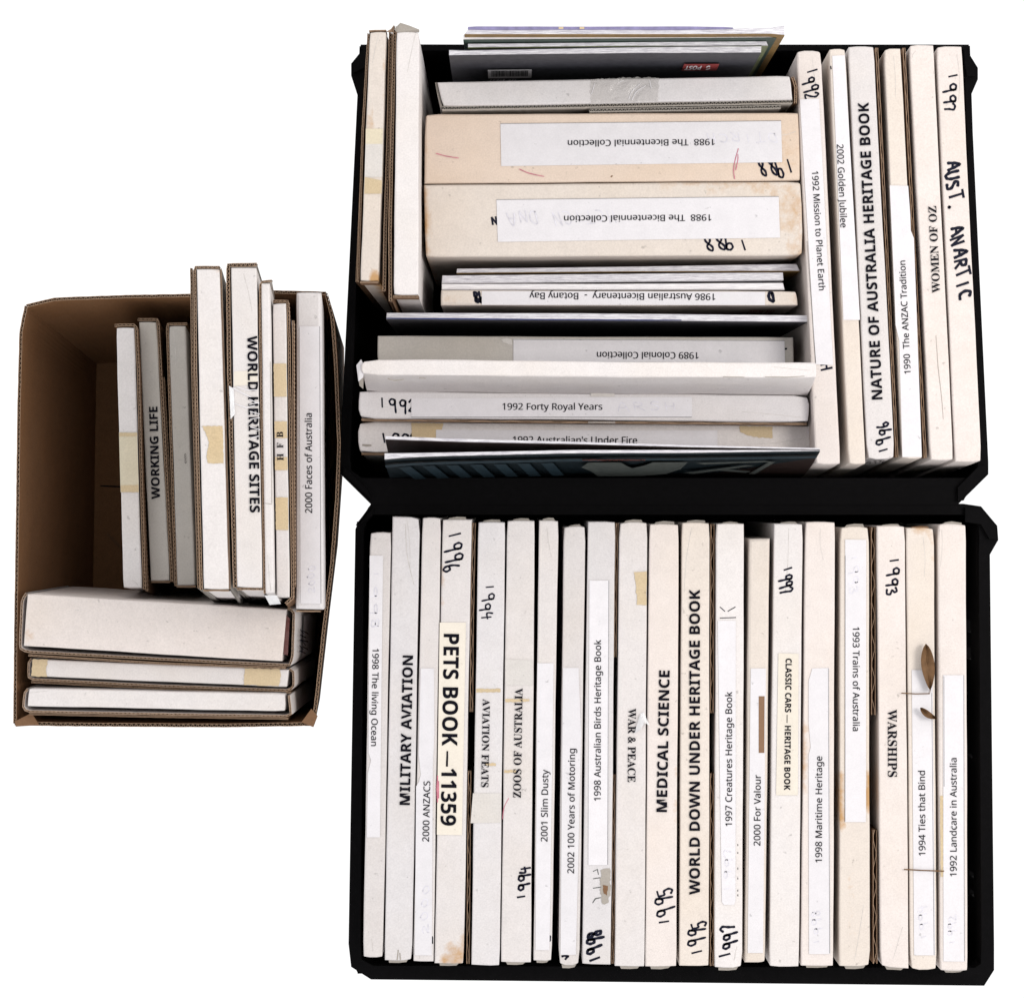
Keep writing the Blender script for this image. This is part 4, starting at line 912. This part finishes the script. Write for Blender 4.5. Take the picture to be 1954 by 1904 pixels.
o = paper(i, [(571.6, 623), (610.8, 623), (613.2, 1152), (573.4, 1151)], lines=[((610, 623), (612.4, 1151))]); T('2000 Faces of Australia', 'sans', (595.9, 979), (595.2, 788.4), 13, i.z, o); faint_hand(i, '2000', (600, 1130), (600, 1075), 15)
board_edge([(565, 1166), (612, 1166)], 2.5, i.z - .002, .02, i.t)

G5 = 'boxes lying on edge across the bottom of the carton'
def D(label, quad, mat, z, **kw):
    return album('box', label, 'box', H4(*quad), z, .175, mat, lean=(10, 0), group=G5, crush=.3, **kw)
i = D('thick white box lying across the carton, brown-taped at its right end', ((52, 1133), (546.7, 1162.4), (538.7, 1262.2), (45, 1232)), 'warm', .29, stains=((.02, .8, .05, .3, .35), (.35, .4, .12, .8, .16)))
board_edge([(50, 1132), (42, 1145), (38, 1236), (50, 1243), (300, 1257), (552, 1269), (558, 1255), (561, 1166), (548, 1160)], 4.5, i.z - .002, .17, i.t, lean=(10, 0), skin='white', liner='liner'); board_edge([(54, 1250), (300, 1265), (545, 1274)], 3.6, i.z - .008, .2, i.t)
flap([(545, 1172), (553, 1180), (549, 1250), (541, 1248)], i.z - .004, .001, 'redshiny', i.t, 'brown_tape')
fC = Item([(552, 1166), (561, 1166)], [(549, 1269), (558, 1269)], i.z, .175, (10, 0))
def side(v, w): q = fC.W(1, v, w); return (q.x + .0022, q.y, q.z)
mesh_obj('side_label', [side(.15, .30), side(.92, .30), side(.92, .7), side(.15, .7)], [(0, 1, 2, 3)], M['label'], i.t)
V, F = [], []
for k in range(9):
    v0 = .35 + .05 * k; a, b = side(v0, .12 + .12 * (k % 2)), side(v0 + .12, .3 + .1 * ((k * 2) % 3)); c, d = side(v0 + .14, .3 + .1 * ((k * 2) % 3)), side(v0 + .02, .12 + .12 * (k % 2)); n = len(V)
    V += [(p[0] + .0004, p[1], p[2]) for p in (a, b, c, d)]; F.append((n, n + 1, n + 2, n + 3))
mesh_obj('handwriting', V, F, M['pen'], i.t)
i = D('thin white box in the middle of the bottom three, tan tape at both ends', ((62.4, 1257), (550.9, 1277), (547.4, 1310.7), (58.9, 1289.9)), 'white', .275)
patch([(62.5, 1257.5), (92, 1258.5), (88, 1275), (90, 1291), (59.5, 1289.5)], i.z, M['aged'], 'tape_remnant', i.t, ragged=1); patch([(467, 1274), (534, 1276.5), (536, 1290), (531, 1309), (465, 1306)], i.z, M['aged'], 'tape_remnant', i.t, ragged=1)
board_edge([(60, 1257), (55, 1265), (54, 1291), (62, 1296), (300, 1308), (548, 1317), (560, 1312), (560, 1282), (552, 1276)], 4, i.z - .002, .17, i.t, lean=(10, 0), skin='white', liner='liner'); board_edge([(60, 1301), (300, 1313), (555, 1321)], 3.5, i.z - .008, .2, i.t)
i = D('thin clean white box, lowest of the bottom three in the carton', ((55.4, 1313), (543.9, 1323), (543.9, 1356.8), (52, 1347)), 'white', .28)
board_edge([(53, 1314), (47, 1322), (44, 1352), (52, 1357), (300, 1362), (545, 1366), (555, 1362), (551, 1326)], 4, i.z - .002, .17, i.t, lean=(10, 0), skin='white', liner='liner'); board_edge([(56, 1362), (300, 1367), (550, 1371)], 3.2, i.z - .008, .2, i.t)
